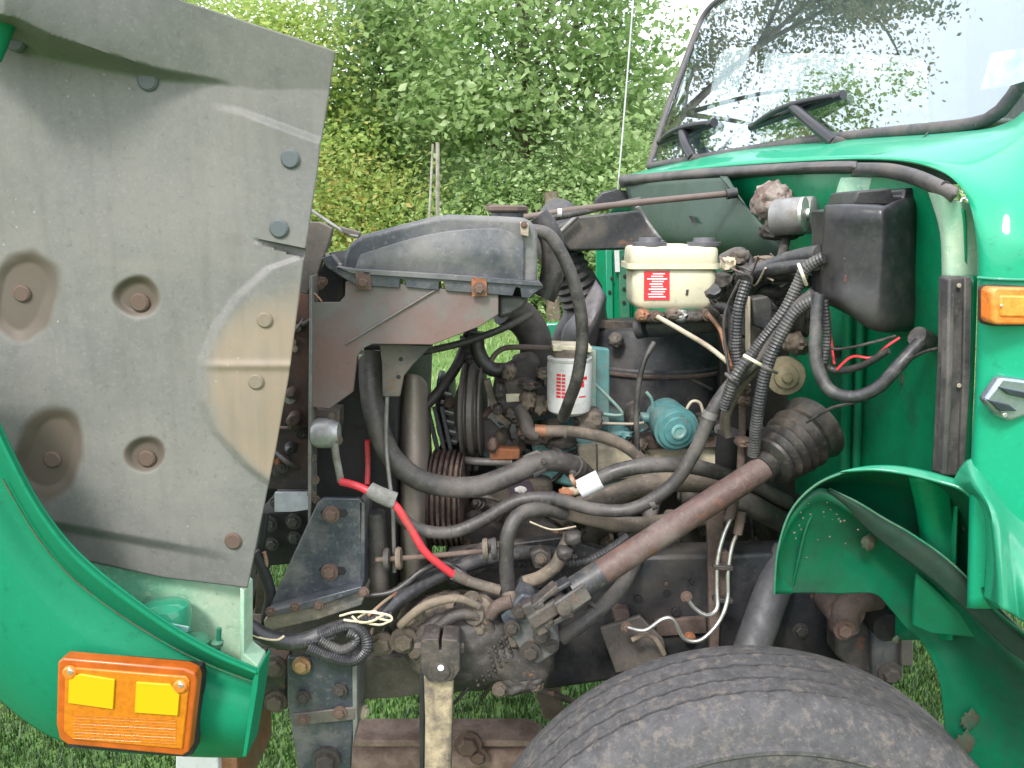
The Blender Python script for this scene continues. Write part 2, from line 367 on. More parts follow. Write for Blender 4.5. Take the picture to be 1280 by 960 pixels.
T('locust_tree', 'yellow green feathery tree beside the edge of the tilted hood', -4.1, 14.0, 5.2, 1.7, .3, 16000, .13, L_yel, 3, 75, .5, .1, droop=.1, flat=.35)
T('locust_tree', 'pale yellow tree at the top left behind the hood', -7.0, 15.5, 6.4, 2.4, .3, 19000, .13, L_yel, 4, 90, .55, .12, droop=.1, flat=.35)
T('shade_tree', 'tall bronze leaved tree mirrored in the windshield', -5.7, 12.2, 12.4, 3.1, 6.2, 26000, .1, L_brn, 5, 75, .3, .18)
T('leafy_tree', 'green tree glimpsed through the far cab window', 6.9, 16.5, 4.0, 2.2, .5, 26000, .16, L_mid, 6, 190, .55, .14)
T('dark_tree', 'darker tree filling the gap behind the windshield edge', 3.1, 19.5, 4.2, 1.6, .6, 20000, .16, L_dk, 8, 190, .55, .14)
T('dark_tree', 'dark tree at the back between the leafy trees', -2.6, 20.5, 4.4, 4.0, .2, 34000, .17, L_dk, 9, 190, .6, .14)
T('sumac_bush', 'low bush with yellow and orange leaves by the hood edge', -3.6, 11.8, 2.9, 1.4, .05, 11000, .1, L_und, 10, 46, .6, .04, kindcat='bush', flat=.4)
T('sumac_bush', 'bright green fern like bush behind the radiator tank', -2.3, 12.8, 2.3, 1.3, .05, 6000, .1, L_yel, 11, 36, .7, .04, kindcat='bush', flat=.4)
T('sumac_bush', 'low green bush below the tall tree', .2, 12.4, 2.5, 1.5, .1, 9000, .1, L_mid, 12, 60, .45, .04, kindcat='bush')
T('sumac_bush', 'dense green undergrowth bush beyond the black air duct', 1.7, 12.6, 2.7, 1.6, .1, 13000, .12, L_mid, 13, 70, .35, .04, kindcat='bush')
for i, (u, v0, v1, Y) in enumerate(((531, 268, 180, 11.2), (547, 270, 178, 11.4))):
    o = tube('wood_stake', None, M('grey_wood', (.3, .28, .25), (.18, .16, .12), .5, 4, rough=.9), 1.5 if i == 0 else 2.4, [(u, v0+120, Y), (u+(10 if i == 0 else 0), v1, Y)], wob=.1)
    tag(o, ('thin pale leaning stake in the bushes above the tank', 'thicker upright pale stake beside the leaning one')[i], 'stake')

o = tube('tree_trunk', None, bark, 9, [(694, 415, 15.2), (690, 360, 15.2), (694, 300, 15.2), (688, 240, 15.2)], wob=.2); tag(o, 'bare brown trunk seen through the gap beside the air duct', 'tree trunk')
# ------------------------------------------------------------------ truck
truck = empty('truck', (0, 1.6, 0))
tag(truck, 'bright green truck with its hood tilted forward over an open engine bay', 'truck')

# ---------- tilted hood: outer skin of the wheel arch
HY = 1.16
def hd(s, t):   # slight dents
    return V((0, 0, 0))
edge = [(-60, 425), (-15, 505), (12, 562), (45, 625), (82, 676), (120, 713), (170, 752), (222, 788), (272, 816), (322, 838)]
low = [(-130, 700), (-90, 770), (-40, 835), (10, 882), (50, 912), (85, 928), (130, 937), (190, 942), (250, 945), (306, 946)]
rows = []
for k, (w_, dy) in enumerate(((0, .012), (.03, -.012), (.075, .0), (.13, .012), (.2, .0), (.4, -.035), (.7, -.05), (.9, -.03), (1, .02))):
    rows.append([(e[0]+(l[0]-e[0])*w_, e[1]+(l[1]-e[1])*w_, HY+dy) for e, l in zip(edge, low)])
rows = [[(p[0], p[1], p[2]+.09*k/8) for p in rw] for k, rw in enumerate(rows)]
ghood = M('green_hood_shaded', (.0, .178, .078), (.001, .165, .08), -.3, 5, rough=.45, coat=.08, spec=.25, bump=.01, var=.04)  # same body green as the cab, its weaker light put into the colour
hood = sheet('hood', truck, ghood, rows, 8, 6, .004, label='outer green skin of the hood with flared wheel arch edge')
tube('wheel_arch_lip', hood, ghood, 3.2, [(e[0], e[1], HY+.012) for e in edge], label='bright rolled edge of the green wheel arch', wob=0)
tube('wheel_arch_crease', hood, M('crease_dirt', (.055, .07, .04), (.01, .13, .06), .5, 25, rough=.8), 1.3, [(e[0]+(l[0]-e[0])*.13-2, e[1]+(l[1]-e[1])*.13+1, HY+.027) for e, l in list(zip(edge, low))[2:10]], wob=.3, label='line of brown dirt along the arch crease')
poly('edge_flange', hood, ghood, [(322, 836), (324, 838), (322, 860), (308, 946), (303, 946), (316, 850)], HY, .06, .001)
# inner liner with recesses and stains
def liner():
    NU, NV = 230, 330; vs = []; dirt = []
    def top(u): return -60 if u < 90 else np.interp(u, [90, 190, 230, 330, 420, 460], [-60, -22, 0, 32, 60, 75])
    def right(v): return np.interp(v, [-60, 60, 170, 178, 205, 330, 470, 560, 735, 760], [432, 420, 403, 400, 398, 379, 361, 345, 309, 304])
    recess = [(30, 368, 46, 50, .007, .8), (62, 566, 46, 52, .008, .5), (170, 371, 29, 25, .010, 0), (182, 568, 24, 22, .009, 0)]
    for j in range(NV+1):
        t = j/NV
        for i in range(NU+1):
            s = i/NU
            v = -60+t*(800)
            R_ = right(v); u = -70+(R_+70)*s
            tp = top(u); bt = np.interp(u, [0, 112, 200, 308], [690, 703, 722, 735])
            v = tp+(bt-tp)*t; R_ = right(v); u = -70+(R_+70)*s
            Y = 1.27+.00012*u
            # overhanging flare at the top
            vl = np.interp(u, [-70, 20, 60, 120, 200, 268, 320], [5, 22, 42, 62, 86, 98, 112]); strength = np.clip((305-u)/300, 0, 1)
            d = vl-v
            wd = 3+36*strength; q_ = np.clip((d+wd)/wd, 0, 1)
            Y -= .12*strength**1.4*(q_**1.3)*math.exp(-(max(0, d)/190)**2)
            Y -= .03*np.clip((vl-v)/120, 0, 1)
            # ridge step on the right
            vr = np.interp(u, [265, 300, 400], [128, 135, 172]); 
            if u > 262: Y -= .009*np.clip((v-vr)/8, 0, 1)*np.clip((u-262)/60, 0, 1)
            # small dark notch low right of plugs
            vn = np.interp(u, [315, 380], [300, 317]); 
            if u > 316 and abs(v-vn) < (u-316)*.07+1.5: Y += .018*np.clip((u-316)/40, 0, 1)
            st = 0.0
            for (cu, cv, ru, rv, dp, sk) in recess:
                nz = .13*mnoise.noise(V((u*.03, v*.03, cu)))
                q = math.hypot((u-cu)/ru, (v-cv)/rv)*(1+nz)+(.15*math.sin(2*math.atan2(v-cv, u-cu)+.8) if ru > 40 else 0)
                if q < 1.25:
                    Y += dp*float(np.clip((1.1-q)/.4, 0, 1))**1.5
                    st = max(st, float(np.clip((1.15-q)/.3, 0, 1)))
            # raised outline of the tan patch
            bl = np.interp(v, [318, 335, 370, 410, 450, 500, 540, 580, 610], [378, 330, 290, 262, 247, 245, 262, 300, 336])+4*mnoise.noise(V((v*.02, 3, 0)))
            tn = 0.0
            if 312 < v < 640:
                e = u-bl; tn = float(np.clip(e/26, 0, 1))*float(np.clip((v-335+(u-300)*.2)/90, .25, 1)); Y -= .006*np.clip(e/12, 0, 1)
                Y -= .004*tn*math.exp(-((v-457)/5)**2)
            # smooth green depression bottom left behind the arch, sag low
            Y += .02*np.clip((v-640-u*.18)/10, 0, 1)*(u < 300)*np.clip(1-(u-210)/90, 0, 1)*0.6
            Y += .004*mnoise.noise(V((u*.008, v*.008, 1)))
            dirt.append((st, tn, float(np.clip(.5-abs(v-325-u*.03)/60, 0, 1)*.9)))
            vs.append(P(u, v, Y))
    K = NU+1; fs = [[j*K+i, j*K+i+1, (j+1)*K+i+1, (j+1)*K+i] for j in range(NV) for i in range(NU)]
    me = frm(vs, fs, 'inner_liner'); a = me.attributes.new('stain', 'FLOAT_COLOR', 'POINT')
    a.data.foreach_set('color', np.array([(x, y, z, 1) for x, y, z in dirt], dtype=np.float32).ravel())
    m = M('hood_liner', (.128, .128, .12), (.168, .162, .146), .6, 4, rough=.5, bump=.05, var=.07, bscale=120)
    t = m.node_tree; N = t.nodes; L = t.links; b = N['Principled BSDF']; src = b.inputs['Base Color'].links[0].from_socket
    at = N.new('ShaderNodeAttribute'); at.attribute_name = 'stain'; sp = N.new('ShaderNodeSeparateColor'); L.new(at.outputs['Color'], sp.inputs[0])
    tc = N.new('ShaderNodeTexCoord'); nz = N.new('ShaderNodeTexNoise'); nz.inputs['Scale'].default_value = 14; nz.inputs['Detail'].default_value = 9; L.new(tc.outputs['Object'], nz.inputs[0])
    def lay(src, fac_sock, col, lo, hi):
        mr = N.new('ShaderNodeMapRange'); mr.inputs[1].default_value = lo; mr.inputs[2].default_value = hi
        ad = N.new('ShaderNodeMath'); ad.operation = 'MULTIPLY_ADD'; L.new(nz.outputs[0], ad.inputs[0]); ad.inputs[1].default_value = .9; L.new(fac_sock, ad.inputs[2])
        L.new(ad.outputs[0], mr.inputs[0]); mx = N.new('ShaderNodeMixRGB'); L.new(mr.outputs[0], mx.inputs[0]); L.new(src, mx.inputs[1]); mx.inputs[2].default_value = (*col, 1); return mx.outputs[0]
    s1 = lay(src, sp.outputs[1], (.215, .172, .125), .7, 1.45)
    s2 = lay(s1, sp.outputs[0], (.085, .067, .05), .6, 1.15)
    s3 = lay(s2, sp.outputs[2], (.19, .178, .155), .8, 1.3)
    mp = N.new('ShaderNodeMapping'); mp.inputs['Scale'].default_value = (55, 55, 5); mp.inputs['Rotation'].default_value = (0, .15, 0); L.new(tc.outputs['Object'], mp.inputs[0])
    ns_ = N.new('ShaderNodeTexNoise'); ns_.inputs['Scale'].default_value = 1; ns_.inputs['Detail'].default_value = 8; L.new(mp.outputs[0], ns_.inputs[0])
    mrs = N.new('ShaderNodeMapRange'); mrs.inputs[1].default_value = .5; mrs.inputs[2].default_value = .72; mrs.inputs[4].default_value = .2; L.new(ns_.outputs[0], mrs.inputs[0])
    mxs = N.new('ShaderNodeMixRGB'); L.new(mrs.outputs[0], mxs.inputs[0]); L.new(s3, mxs.inputs[1]); mxs.inputs[2].default_value = (.075, .07, .06, 1)
    nb = N.new('ShaderNodeTexNoise'); nb.inputs['Scale'].default_value = 3.3; nb.inputs['Detail'].default_value = 10; nb.inputs['Roughness'].default_value = .7; L.new(tc.outputs['Object'], nb.inputs[0])
    mrb = N.new('ShaderNodeMapRange'); mrb.inputs[1].default_value = .5; mrb.inputs[2].default_value = .68; mrb.inputs[4].default_value = .3; L.new(nb.outputs[0], mrb.inputs[0])
    mxb = N.new('ShaderNodeMixRGB'); L.new(mrb.outputs[0], mxb.inputs[0]); L.new(mxs.outputs[0], mxb.inputs[1]); mxb.inputs[2].default_value = (.085, .092, .083, 1); s3 = mxb.outputs[0]
    # scattered pale specks
    vo = N.new('ShaderNodeTexVoronoi'); vo.inputs['Scale'].default_value = 75; L.new(tc.outputs['Object'], vo.inputs[0])
    lt = N.new('ShaderNodeMath'); lt.operation = 'LESS_THAN'; lt.inputs[1].default_value = .13; L.new(vo.outputs['Distance'], lt.inputs[0])
    n2 = N.new('ShaderNodeTexNoise'); n2.inputs['Scale'].default_value = 7; L.new(tc.outputs['Object'], n2.inputs[0]); g2 = N.new('ShaderNodeMath'); g2.operation = 'GREATER_THAN'; g2.inputs[1].default_value = .6; L.new(n2.outputs[0], g2.inputs[0])
    ml = N.new('ShaderNodeMath'); ml.operation = 'MULTIPLY'; L.new(lt.outputs[0], ml.inputs[0]); L.new(g2.outputs[0], ml.inputs[1])
    mx = N.new('ShaderNodeMixRGB'); L.new(ml.outputs[0], mx.inputs[0]); L.new(s3, mx.inputs[1]); mx.inputs[2].default_value = (.25, .235, .2, 1)
    L.new(mx.outputs[0], b.inputs['Base Color'])
    o = link('inner_liner', me, m, hood, 'grey dusty inner splash liner of the hood', smooth=50)
    k = o.modifiers.new('thickness', 'SOLIDIFY'); k.thickness = .004; k.offset = 1
    return o
lin = liner()
from mathutils.bvhtree import BVHTree
_bv = BVHTree.FromPolygons([v_.co+WO[lin.name] for v_ in lin.data.vertices], [tuple(p.vertices) for p in lin.data.polygons])
def onliner(u, v):
    h = _bv.ray_cast(CAM, ray(u, v).normalized()); return h[0].y if h[0] else 1.3
plugm = M('grey_plug', (.07, .085, .09), rough=.5, bump=.03)
for u, v, r in ((363, 199, 12), (349, 286, 12), (185, 101, 13), (20, 52, 13)):
    bolt(hood, plugm, u, v, onliner(u, v)+.0002, r, kind='disc', name='plastic_plug', label='round dark grey plug in the liner')
linb = M('dusty_bolt', (.105, .07, .052), (.07, .05, .04), .5, 40, rough=.8)
linr = M('tan_dusty_bolt', (.2, .165, .12), (.13, .11, .085), .5, 40, rough=.85)
for u, v, r, Y, m_ in ((28, 367, 11, 1.288, linb), (66, 574, 11, 1.288, linb), (175, 378, 12, 1.286, linb), (184, 573, 11, 1.286, linb), (331, 400, 10, 1.292, linr), (320, 477, 10, 1.292, linr), (292, 676, 11, 1.300, linb)):
    bolt(hood, m_, u, v, onliner(u, v)-(.0015 if r == 12 or v == 573 else 0), r, kind='disc', name='bolt_head')
tube('corner_edge', hood, ghood, 15, [(-14, 70, 1.2), (6, 20, 1.2), (26, -40, 1.2)], label='green outer edge at the top left corner')
# green box holding the headlight, with cap
box = sheet('headlight_bucket', truck, green_pale, [[(100, 700, 1.30), (160, 708, 1.32), (230, 719, 1.33), (300, 733, 1.335), (303, 740, 1.325)],
    [(100, 760, 1.32), (160, 765, 1.335), (230, 768, 1.34), (299, 775, 1.345), (302, 778, 1.335)], [(100, 850, 1.32), (160, 855, 1.335), (230, 850, 1.34), (298, 845, 1.345), (301, 846, 1.335)]], 5, 5, .003, 'pale dusty green panel inside the hood corner')
poly('side_flange', box, green_pale, [(300, 735), (305, 739), (305, 818), (322, 832), (322, 842), (300, 846)], 1.3, .05, .002)
lathe('adjuster_cap', box, green, P(208, 792, 1.285), (0, .1, 1), [(0, .041), (.012, .043), (.035, .044), (.05, .04), (.056, .03), (.058, 0)], 32, 'rounded green cap on the inner panel')
lathe('adjuster_cap', box, green_dust, P(243, 815, 1.27), (0, .1, 1), [(0, .03), (.02, .028), (.03, .018), (.034, 0)], 24)
boxbetween('pale_label', box, tealp, (205, 781, 1.25), (236, 787, 1.25), .012, .004, label='pale label strip under the green cap')
tube('adjuster_screw', box, green_dust, 3, [(273, 812, 1.27), (274, 785, 1.27)])
lathe('screw_collar', box, green_dust, P(272, 808, 1.27), (0, 0, 1), [(0, .009), (.008, .011), (.012, .006)], 12)

# ---------- turn signal
TY = HY-.03
sig = poly('turn_signal', truck, M('amber_edge', (.36, .075, .008), rough=.3, coat=.2, bump=.05), [(72, 828), (78, 823), (230, 836), (243, 842), (246, 852), (236, 940), (228, 945), (84, 931), (74, 924), (70, 905)], TY, .024, .003, 'amber turn signal lens with two yellow reflectors', seg=3)
amb = M('amber_lens', (.43, .135, .003), rough=.4, coat=.1, bump=.15, bscale=200, var=.2)
poly('lens', sig, amb, [(81, 834), (232, 846), (237, 852), (228, 937), (90, 925), (79, 914)], TY-.003, .02, .002, 'ribbed orange lens face')
yel = M('yellow_reflector', (.5, .33, 0), rough=.4, bump=.02, var=.02)
poly('reflector', sig, yel, [(86, 848), (100, 843), (143, 850), (141, 887), (85, 879)], TY-.0065, .004, .0008, 'bright yellow reflector strip')
poly('reflector', sig, yel, [(170, 853), (212, 856), (224, 869), (222, 895), (168, 891)], TY-.0065, .004, .0008, 'bright yellow reflector strip')
for u, v in ((88, 840), (226, 857)):
    lathe('screw_boss', sig, M('amber_boss', (.6, .16, .02), rough=.25, coat=.5), P(u, v, TY-.002), (0, -1, 0), [(0, .0115), (.004, .0105), (.006, .008), (.006, .004)], 20)
    bolt(sig, silver, u, v, TY-.008, 3.5, kind='disc', name='screw')
for k in range(9):
    v = 898+k*3.6; tube('lens_rib', sig, amb, .45, [(92, v-4, TY-.0038), (220, v+3, TY-.0038)], wob=0, seg=6)
poly('lamp_gasket', sig, black, [(76, 826), (246, 840), (250, 850), (241, 943), (232, 946), (84, 934)], TY+.023, .03, 0)
bm_ = poly('front_bumper', truck, white, [(219, 944), (272, 944), (275, 1010), (219, 1010)], 1.5, .3, .004, 'pale grey bumper end below the hood')
poly('bumper_edge', bm_, copper, [(272, 946), (296, 947), (298, 1010), (275, 1010)], 1.52, .25, .003)

# ---------- radiator, tank, brackets
RY = 1.52
rad = poly('radiator', truck, black, [(389, 505), (440, 470), (456, 432), (500, 432), (496, 560), (496, 742), (389, 742)], RY+.13, .75, .004, 'dark radiator core between side brackets')
tank = poly('top_tank', rad, tankm, [(427, 341), (429, 322), (436, 305), (452, 294), (500, 281), (540, 271), (562, 268), (620, 270), (656, 272), (668, 280), (672, 292), (672, 362)], RY+.01, .62, .02, 'dull blue grey radiator top tank', seg=5)
# embossed panel on tank
sheet('tank_embossing', rad, tankm, [[(450, 318, RY+.006), (540, 292, RY+.004), (620, 285, RY+.004), (655, 300, RY+.006)], [(445, 332, RY+.004), (540, 318, RY-.004), (620, 316, RY-.004), (655, 325, RY+.004)], [(442, 342, RY+.006), (540, 347, RY+.004), (620, 351, RY+.004), (655, 352, RY+.006)]], 8, 8, .002)
fl = [(420, 334), (440, 339), (560, 346), (674, 355), (679, 359), (668, 367), (662, 373), (652, 372), (650, 360), (645, 359), (641, 370), (560, 364), (557, 363), (554, 352), (549, 352), (548, 363), (508, 359), (505, 349), (500, 349), (499, 360), (447, 357), (432, 349), (421, 342)]
poly('tank_flange', rad, bluem, fl, RY-.012, .05, .0012, 'notched lower flange of the tank')
poly('flange_lip', rad, tankm, [(420, 333), (440, 336), (560, 343), (674, 352), (679, 358), (560, 350), (440, 342)], RY-.018, .06, .001)
br = poly('side_bracket', rad, plate, [(388, 378), (424, 378), (431, 370), (432, 352), (443, 348), (560, 362), (623, 368), (623, 393), (600, 408), (541, 431), (466, 430), (453, 436), (446, 446), (441, 490), (412, 511), (388, 509)], RY-.006, .012, .0015, 'dusty reddish steel side bracket')
for a, b in (((432, 430, RY-.0085), (545, 362, RY-.0085)),): tube('bracket_crease', br, plate, 1.4, [a, b], wob=0)
for u, v in ((454, 350), (599, 358)):
    poly('bolt_plate', rad, rusto if u > 500 else rustb, [(u-10, v-12), (u+9, v-10), (u+10, v+12), (u-9, v+13)], RY-.018, .006, .001); bolt(rad, rustb, u, v+3, RY-.02, 6)
poly('tank_underside', rad, blackp, [(622, 368), (662, 371), (655, 385), (640, 395), (622, 399)], RY+.012, .4, .008, 'black curved underside of the tank outlet')
# filler cap and neck
lathe('filler_neck', rad, bluem, P(634, 274, RY+.14), (0, 0, 1), [(-.02, .033), (.012, .032), (.014, .036)], 28)
lathe('filler_cap', rad, rustm, P(634, 265, RY+.14), (0, 0, 1), [(0, .038), (.003, .042), (.010, .042), (.013, .036), (.014, 0)], 28, 'rusty radiator cap')
boxbetween('cap_ear', rad, rustm, (608, 259, RY+.14), (660, 263, RY+.14), .014, .02, .002)
poly('overflow_clip', rad, creampipe, [(650, 277), (661, 279), (661, 296), (651, 294)], RY-.01, .03, .002); bolt(rad, rustb, 655, 281, RY-.012, 3)
tube('bracing_wire', rad, greym, 2.2, [(388, 262, 1.62), (430, 290, 1.56), (448, 296, 1.55)], wob=.1)
tube('bracing_wire', rad, greym, 3.0, [(384, 295, 1.6), (412, 322, 1.56), (428, 333, 1.54)], wob=.2)
poly('latch_arm', rad, greym, [(424, 283), (450, 290), (448, 298), (430, 292)], 1.55, .02, .002)
poly('latch_arm', rad, bluem, [(402, 322), (414, 318), (430, 338), (426, 346), (408, 334)], 1.54, .03, .002)
poly('upper_baffle', rad, brownp, [(386, 277), (398, 277), (415, 285), (412, 300), (396, 345), (384, 368), (374, 366), (382, 300)], 1.56, .02, .002, 'grey upper baffle plate between hood and tank')
poly('upper_baffle', rad, black, [(396, 345), (412, 315), (428, 335), (432, 378), (389, 380), (389, 356)], 1.6, .3, .002)
for k, (u, v, r) in enumerate(((398, 354, 6), (404, 352, 4), (393, 360, 4))): bolt(rad, rustb, u, v, 1.55, r, kind='stud')
tube('twisted_wire', rad, copper, 1.5, [(392, 366, 1.52), (398, 372, 1.52), (402, 377, 1.52)])
# thin side strip
poly('side_strip', rad, greym, [(387, 345), (390, 345), (389, 560), (388, 745), (384.5, 745), (385, 560)], RY-.02, .05, .0008, 'long thin vertical steel strip')
# condenser / front structure, in front of radiator
cond = poly('condenser', truck, M('rusty_black_panel', (.035, .028, .027), (.1, .055, .045), .5, 6, rough=.7, bump=.3), [(374, 365), (387, 365), (387, 612), (320, 612), (330, 560), (352, 480)], 1.62, .6, .004, 'rusty dark panel in front of the radiator')
poly('pale_plate', cond, M('pale_plate', (.5, .52, .55), rough=.5, bump=0), [(343, 616), (386, 616), (386, 637), (365, 640), (343, 640)], 1.6, .01, .001, 'pale plate behind the hood edge')
low_ = poly('lower_crossmember', truck, black, [(322, 640), (387, 640), (387, 690), (360, 706), (336, 708), (318, 720)], 1.66, .35, .004, 'black lower crossmember with bolts')
poly('rust_edge', low_, rustm, [(322, 712), (330, 714), (335, 760), (318, 770)], 1.55, .02, .001)
for u, v, r in ((337, 655, 7), (367, 652, 7), (368, 672, 6), (340, 680, 6), (345, 628, 5), (372, 628, 4)): bolt(low_, blackm, u, v, 1.65, r)
for u, v, r, m_ in ((362, 498, 5, alu), (371, 410, 3.5, alu), (366, 428, 3, creampipe), (368, 436, 3, creampipe), (348, 578, 4, rusto), (356, 575, 4, rustb), (345, 590, 4, blackm)): bolt(cond, m_, u, v, 1.615, r, kind='stud')
tube('bracket_wire', low_, copper, 2.5, [(330, 690, 1.5), (333, 705, 1.5), (329, 718, 1.5)])
tube('drain_hose', low_, black, 7, [(318, 690, 1.5), (330, 715, 1.5), (338, 745, 1.5), (330, 780, 1.5)])
tube('drain_hose', low_, black, 5, [(332, 640, 1.52), (328, 670, 1.52), (322, 700, 1.52)])
# horn relay / bracket near (405,540)
poly('relay_bracket', rad, blackm, [(392, 512), (424, 512), (424, 530), (420, 560), (392, 560)], RY+.03, .05, .002)
lathe('relay', rad, alu, P(392, 541, RY+.0), (1, 0, 0), [(0, .026), (.01, .03), (.035, .03), (.042, .024), (.05, .02)], 24, 'small grey cylinder relay on bracket')
for u, v, r in ((418, 534, 4), (421, 550, 5), (414, 520, 3), (390, 572, 4), (392, 600, 5), (390, 618, 4), (395, 625, 4)): bolt(rad, grease_t, u, v, RY-.005, r, kind='stud')
tube('relay_lead', rad, M('grey_green_lead', (.2, .21, .18), (.12, .1, .08), .5, 20, rough=.8), 4.5, [(418, 552, RY-.01), (420, 570, RY-.01), (424, 590, RY-.01), (426, 602, RY-.01)], wob=.25)
# lower blue-black plate
lp = poly('lower_support_plate', rad, bluem, [(334, 764), (396, 630), (403, 623), (449, 623), (454, 628), (452, 738), (334, 769)], RY-.03, .012, .003, 'blue grey slotted support plate with rusty bolts')
poly('plate_return', rad, bluem, [(449, 626), (456, 630), (456, 736), (450, 739)], RY-.03, .09, .002)
for u, v in ((414, 643), (412, 715)):
    poly('slot', lp, black, [(u-14, v-3), (u-10, v-6), (u+18, v-6), (u+21, v-1), (u+18, v+4), (u-10, v+4)], RY-.0315, .004, 0); bolt(rad, rustb, u, v, RY-.034, 7.5, kind='hex')
ang = poly('angle_bracket', rad, M('grey_green_angle', (.1, .105, .095), (.26, .22, .16), .6, 8, rough=.7, bump=.3), [(329, 776), (338, 768), (400, 757), (452, 737), (456, 745), (452, 757), (398, 775), (332, 790)], RY-.05, .07, .003, 'dusty steel angle below the support plate')
poly('angle_top', rad, bluem, [(332, 766), (452, 733), (452, 739), (398, 758), (334, 773)], RY-.065, .04, .002)
for u, v in ((338, 765), (369, 759), (398, 757), (455, 740)): bolt(ang, rustb, u, v, RY-.066, 4.5)
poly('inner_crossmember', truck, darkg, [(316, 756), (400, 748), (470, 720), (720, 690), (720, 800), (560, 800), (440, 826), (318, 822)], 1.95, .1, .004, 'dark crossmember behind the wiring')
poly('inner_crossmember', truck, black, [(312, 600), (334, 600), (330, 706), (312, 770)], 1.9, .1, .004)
# fan shroud
shroud = sheet('fan_shroud', truck, M('tan_shroud', (.24, .2, .17), (.3, .26, .22), .5, 4, rough=.5, bump=.06, var=.1), [[(493, 470, 1.9), (500, 468, 1.75), (512, 467, 1.68), (524, 470, 1.7), (533, 478, 1.85)], [(490, 540, 1.9), (500, 540, 1.72), (514, 540, 1.66), (528, 540, 1.7), (538, 545, 1.9)], [(489, 630, 1.9), (500, 630, 1.7), (514, 630, 1.64), (530, 630, 1.68), (541, 635, 1.9)], [(490, 750, 1.9), (500, 750, 1.72), (514, 750, 1.66), (528, 750, 1.7), (536, 750, 1.9)]], 5, 5, .004, 'brown moulded fan shroud edge')
poly('support_ear', rad, blackm, [(474, 430), (540, 432), (517, 455), (505, 470), (500, 496), (478, 496), (477, 452)], RY+.03, .01, .002, 'black drilled steel ear under the tank')
for u, v in ((501, 449), (498, 471)): bolt(rad, black, u, v, RY+.029, 2.6, kind='disc', name='drilled_hole')
tube('vertical_tube', rad, blackm, 13, [(468, 640, RY+.03), (472, 700, RY+.03), (474, 742, RY+.03)], 'dark upright tube beside the plate', wob=.01)
tube('vertical_rod', rad, greym, 2.6, [(484, 495, 1.56), (483, 560, 1.56), (491, 640, 1.53), (493, 715, 1.53)], wob=0)
tube('tie_rod', rad, rustm, 3.4, [(470, 700, 1.5), (540, 695, 1.5), (612, 688, 1.5)], 'rusty tie rod with rubber washers', wob=.02)
for u, v in ((484, 699), (499, 698), (607, 687), (618, 686)):
    lathe('rubber_washer', rad, grease_t if u in (499, 607) else rubber_d, P(u-4, v, 1.5), (1, 0, .05), [(0, .012), (.001, .021), (.006, .023), (.011, .021), (.012, .012)], 20)

# ---------- engine
eng = poly('engine', truck, darkg, [(545, 560), (610, 545), (700, 560), (960, 560), (1015, 560), (1010, 700), (900, 700), (700, 690), (560, 720)], 1.95, .5, .02, 'greasy diesel engine in the open bay')
poly('engine_front', eng, M('teal_grimy', (.04, .15, .15), (.07, .055, .04), .6, 9, rough=.6, bump=.4), [(655, 500), (735, 505), (790, 520), (960, 530), (960, 640), (655, 640)], 2.0, .4, .02, 'grimy teal painted cylinder block')
# upper lumps
poly('manifold', eng, tealp, [(664, 556), (700, 548), (790, 556), (800, 600), (762, 622), (672, 600)], 1.86, .1, .01, 'pale teal intake casting')
poly('cream_cover', eng, creamm, [(722, 560), (745, 558), (795, 560), (830, 582), (800, 600), (770, 600), (726, 594)], 1.83, .06, .006, 'cream dusty block cover')
poly('cream_cover', eng, creamm, [(800, 560), (908, 560), (908, 590), (840, 590)], 1.86, .06, .006)
poly('rust_strip', eng, rustm, [(800, 548), (905, 546), (906, 560), (800, 562)], 1.84, .06, .003)
poly('teal_strip', eng, teal, [(800, 588), (905, 590), (905, 610), (800, 606)], 1.85, .06, .003)
poly('seam', eng, greym, [(745, 556), (747, 556), (748, 600), (746, 600)], 1.826, .01, 0)
# filter head, filter, teal bracket
poly('filter_bracket', eng, teal, [(722, 432), (762, 437), (762, 533), (744, 533), (722, 505)], 1.8, .03, .003, 'teal painted steel bracket')
poly('filter_bracket', eng, tealp, [(735, 438), (745, 438), (745, 532), (738, 530)], 1.79, .01, .001)
blob('filter_head', eng, grease_t, (712, 445, 1.78), (22, .05, 12), .2, 3, 3, sq=4, label='greasy filter head')
poly('head_plate', eng, creamm, [(691, 432), (740, 434), (740, 441), (691, 439)], 1.74, .08, .002)
fc = P(711, 515, 1.76)
filt = lathe('fuel_filter', eng, white, fc, (0, 0, 1), [(-.004, .02), (-.002, .035), (.006, .047), (.02, .05), (.112, .05), (.118, .048), (.121, .05), (.126, .05), (.128, .03)], 40, 'white spin on filter with red print')
def curvprint(par, c, r, a0, a1, z0, z1, mat, name='red_print'):
    n = 8; vs = [];
    for z in (z0, z1):
        for k in range(n+1):
            a = a0+(a1-a0)*k/n; vs.append(V(c)+V((math.sin(a)*r, -math.cos(a)*r, z)))
    return link(name, frm(vs, [[k, k+1, n+2+k, n+1+k] for k in range(n)], name), mat, par, smooth=60)
PR = .0506
for k in range(7): curvprint(filt, fc, PR, -.66, -.44, .042+k*.008, .0475+k*.008, redp)
for k in range(7): curvprint(filt, fc, PR, -.40, -.24, .042+k*.008, .0475+k*.008, redp)
curvprint(filt, fc, PR, .42, .8, .082, .089, redp); curvprint(filt, fc, PR, .38, .62, .066, .08, redp); curvprint(filt, fc, PR, .38, .74, .043, .046, redp)
blob('drain_block', eng, grease_t, (735, 525, 1.78), (16, .04, 15), .3, 3, 3, sq=4)
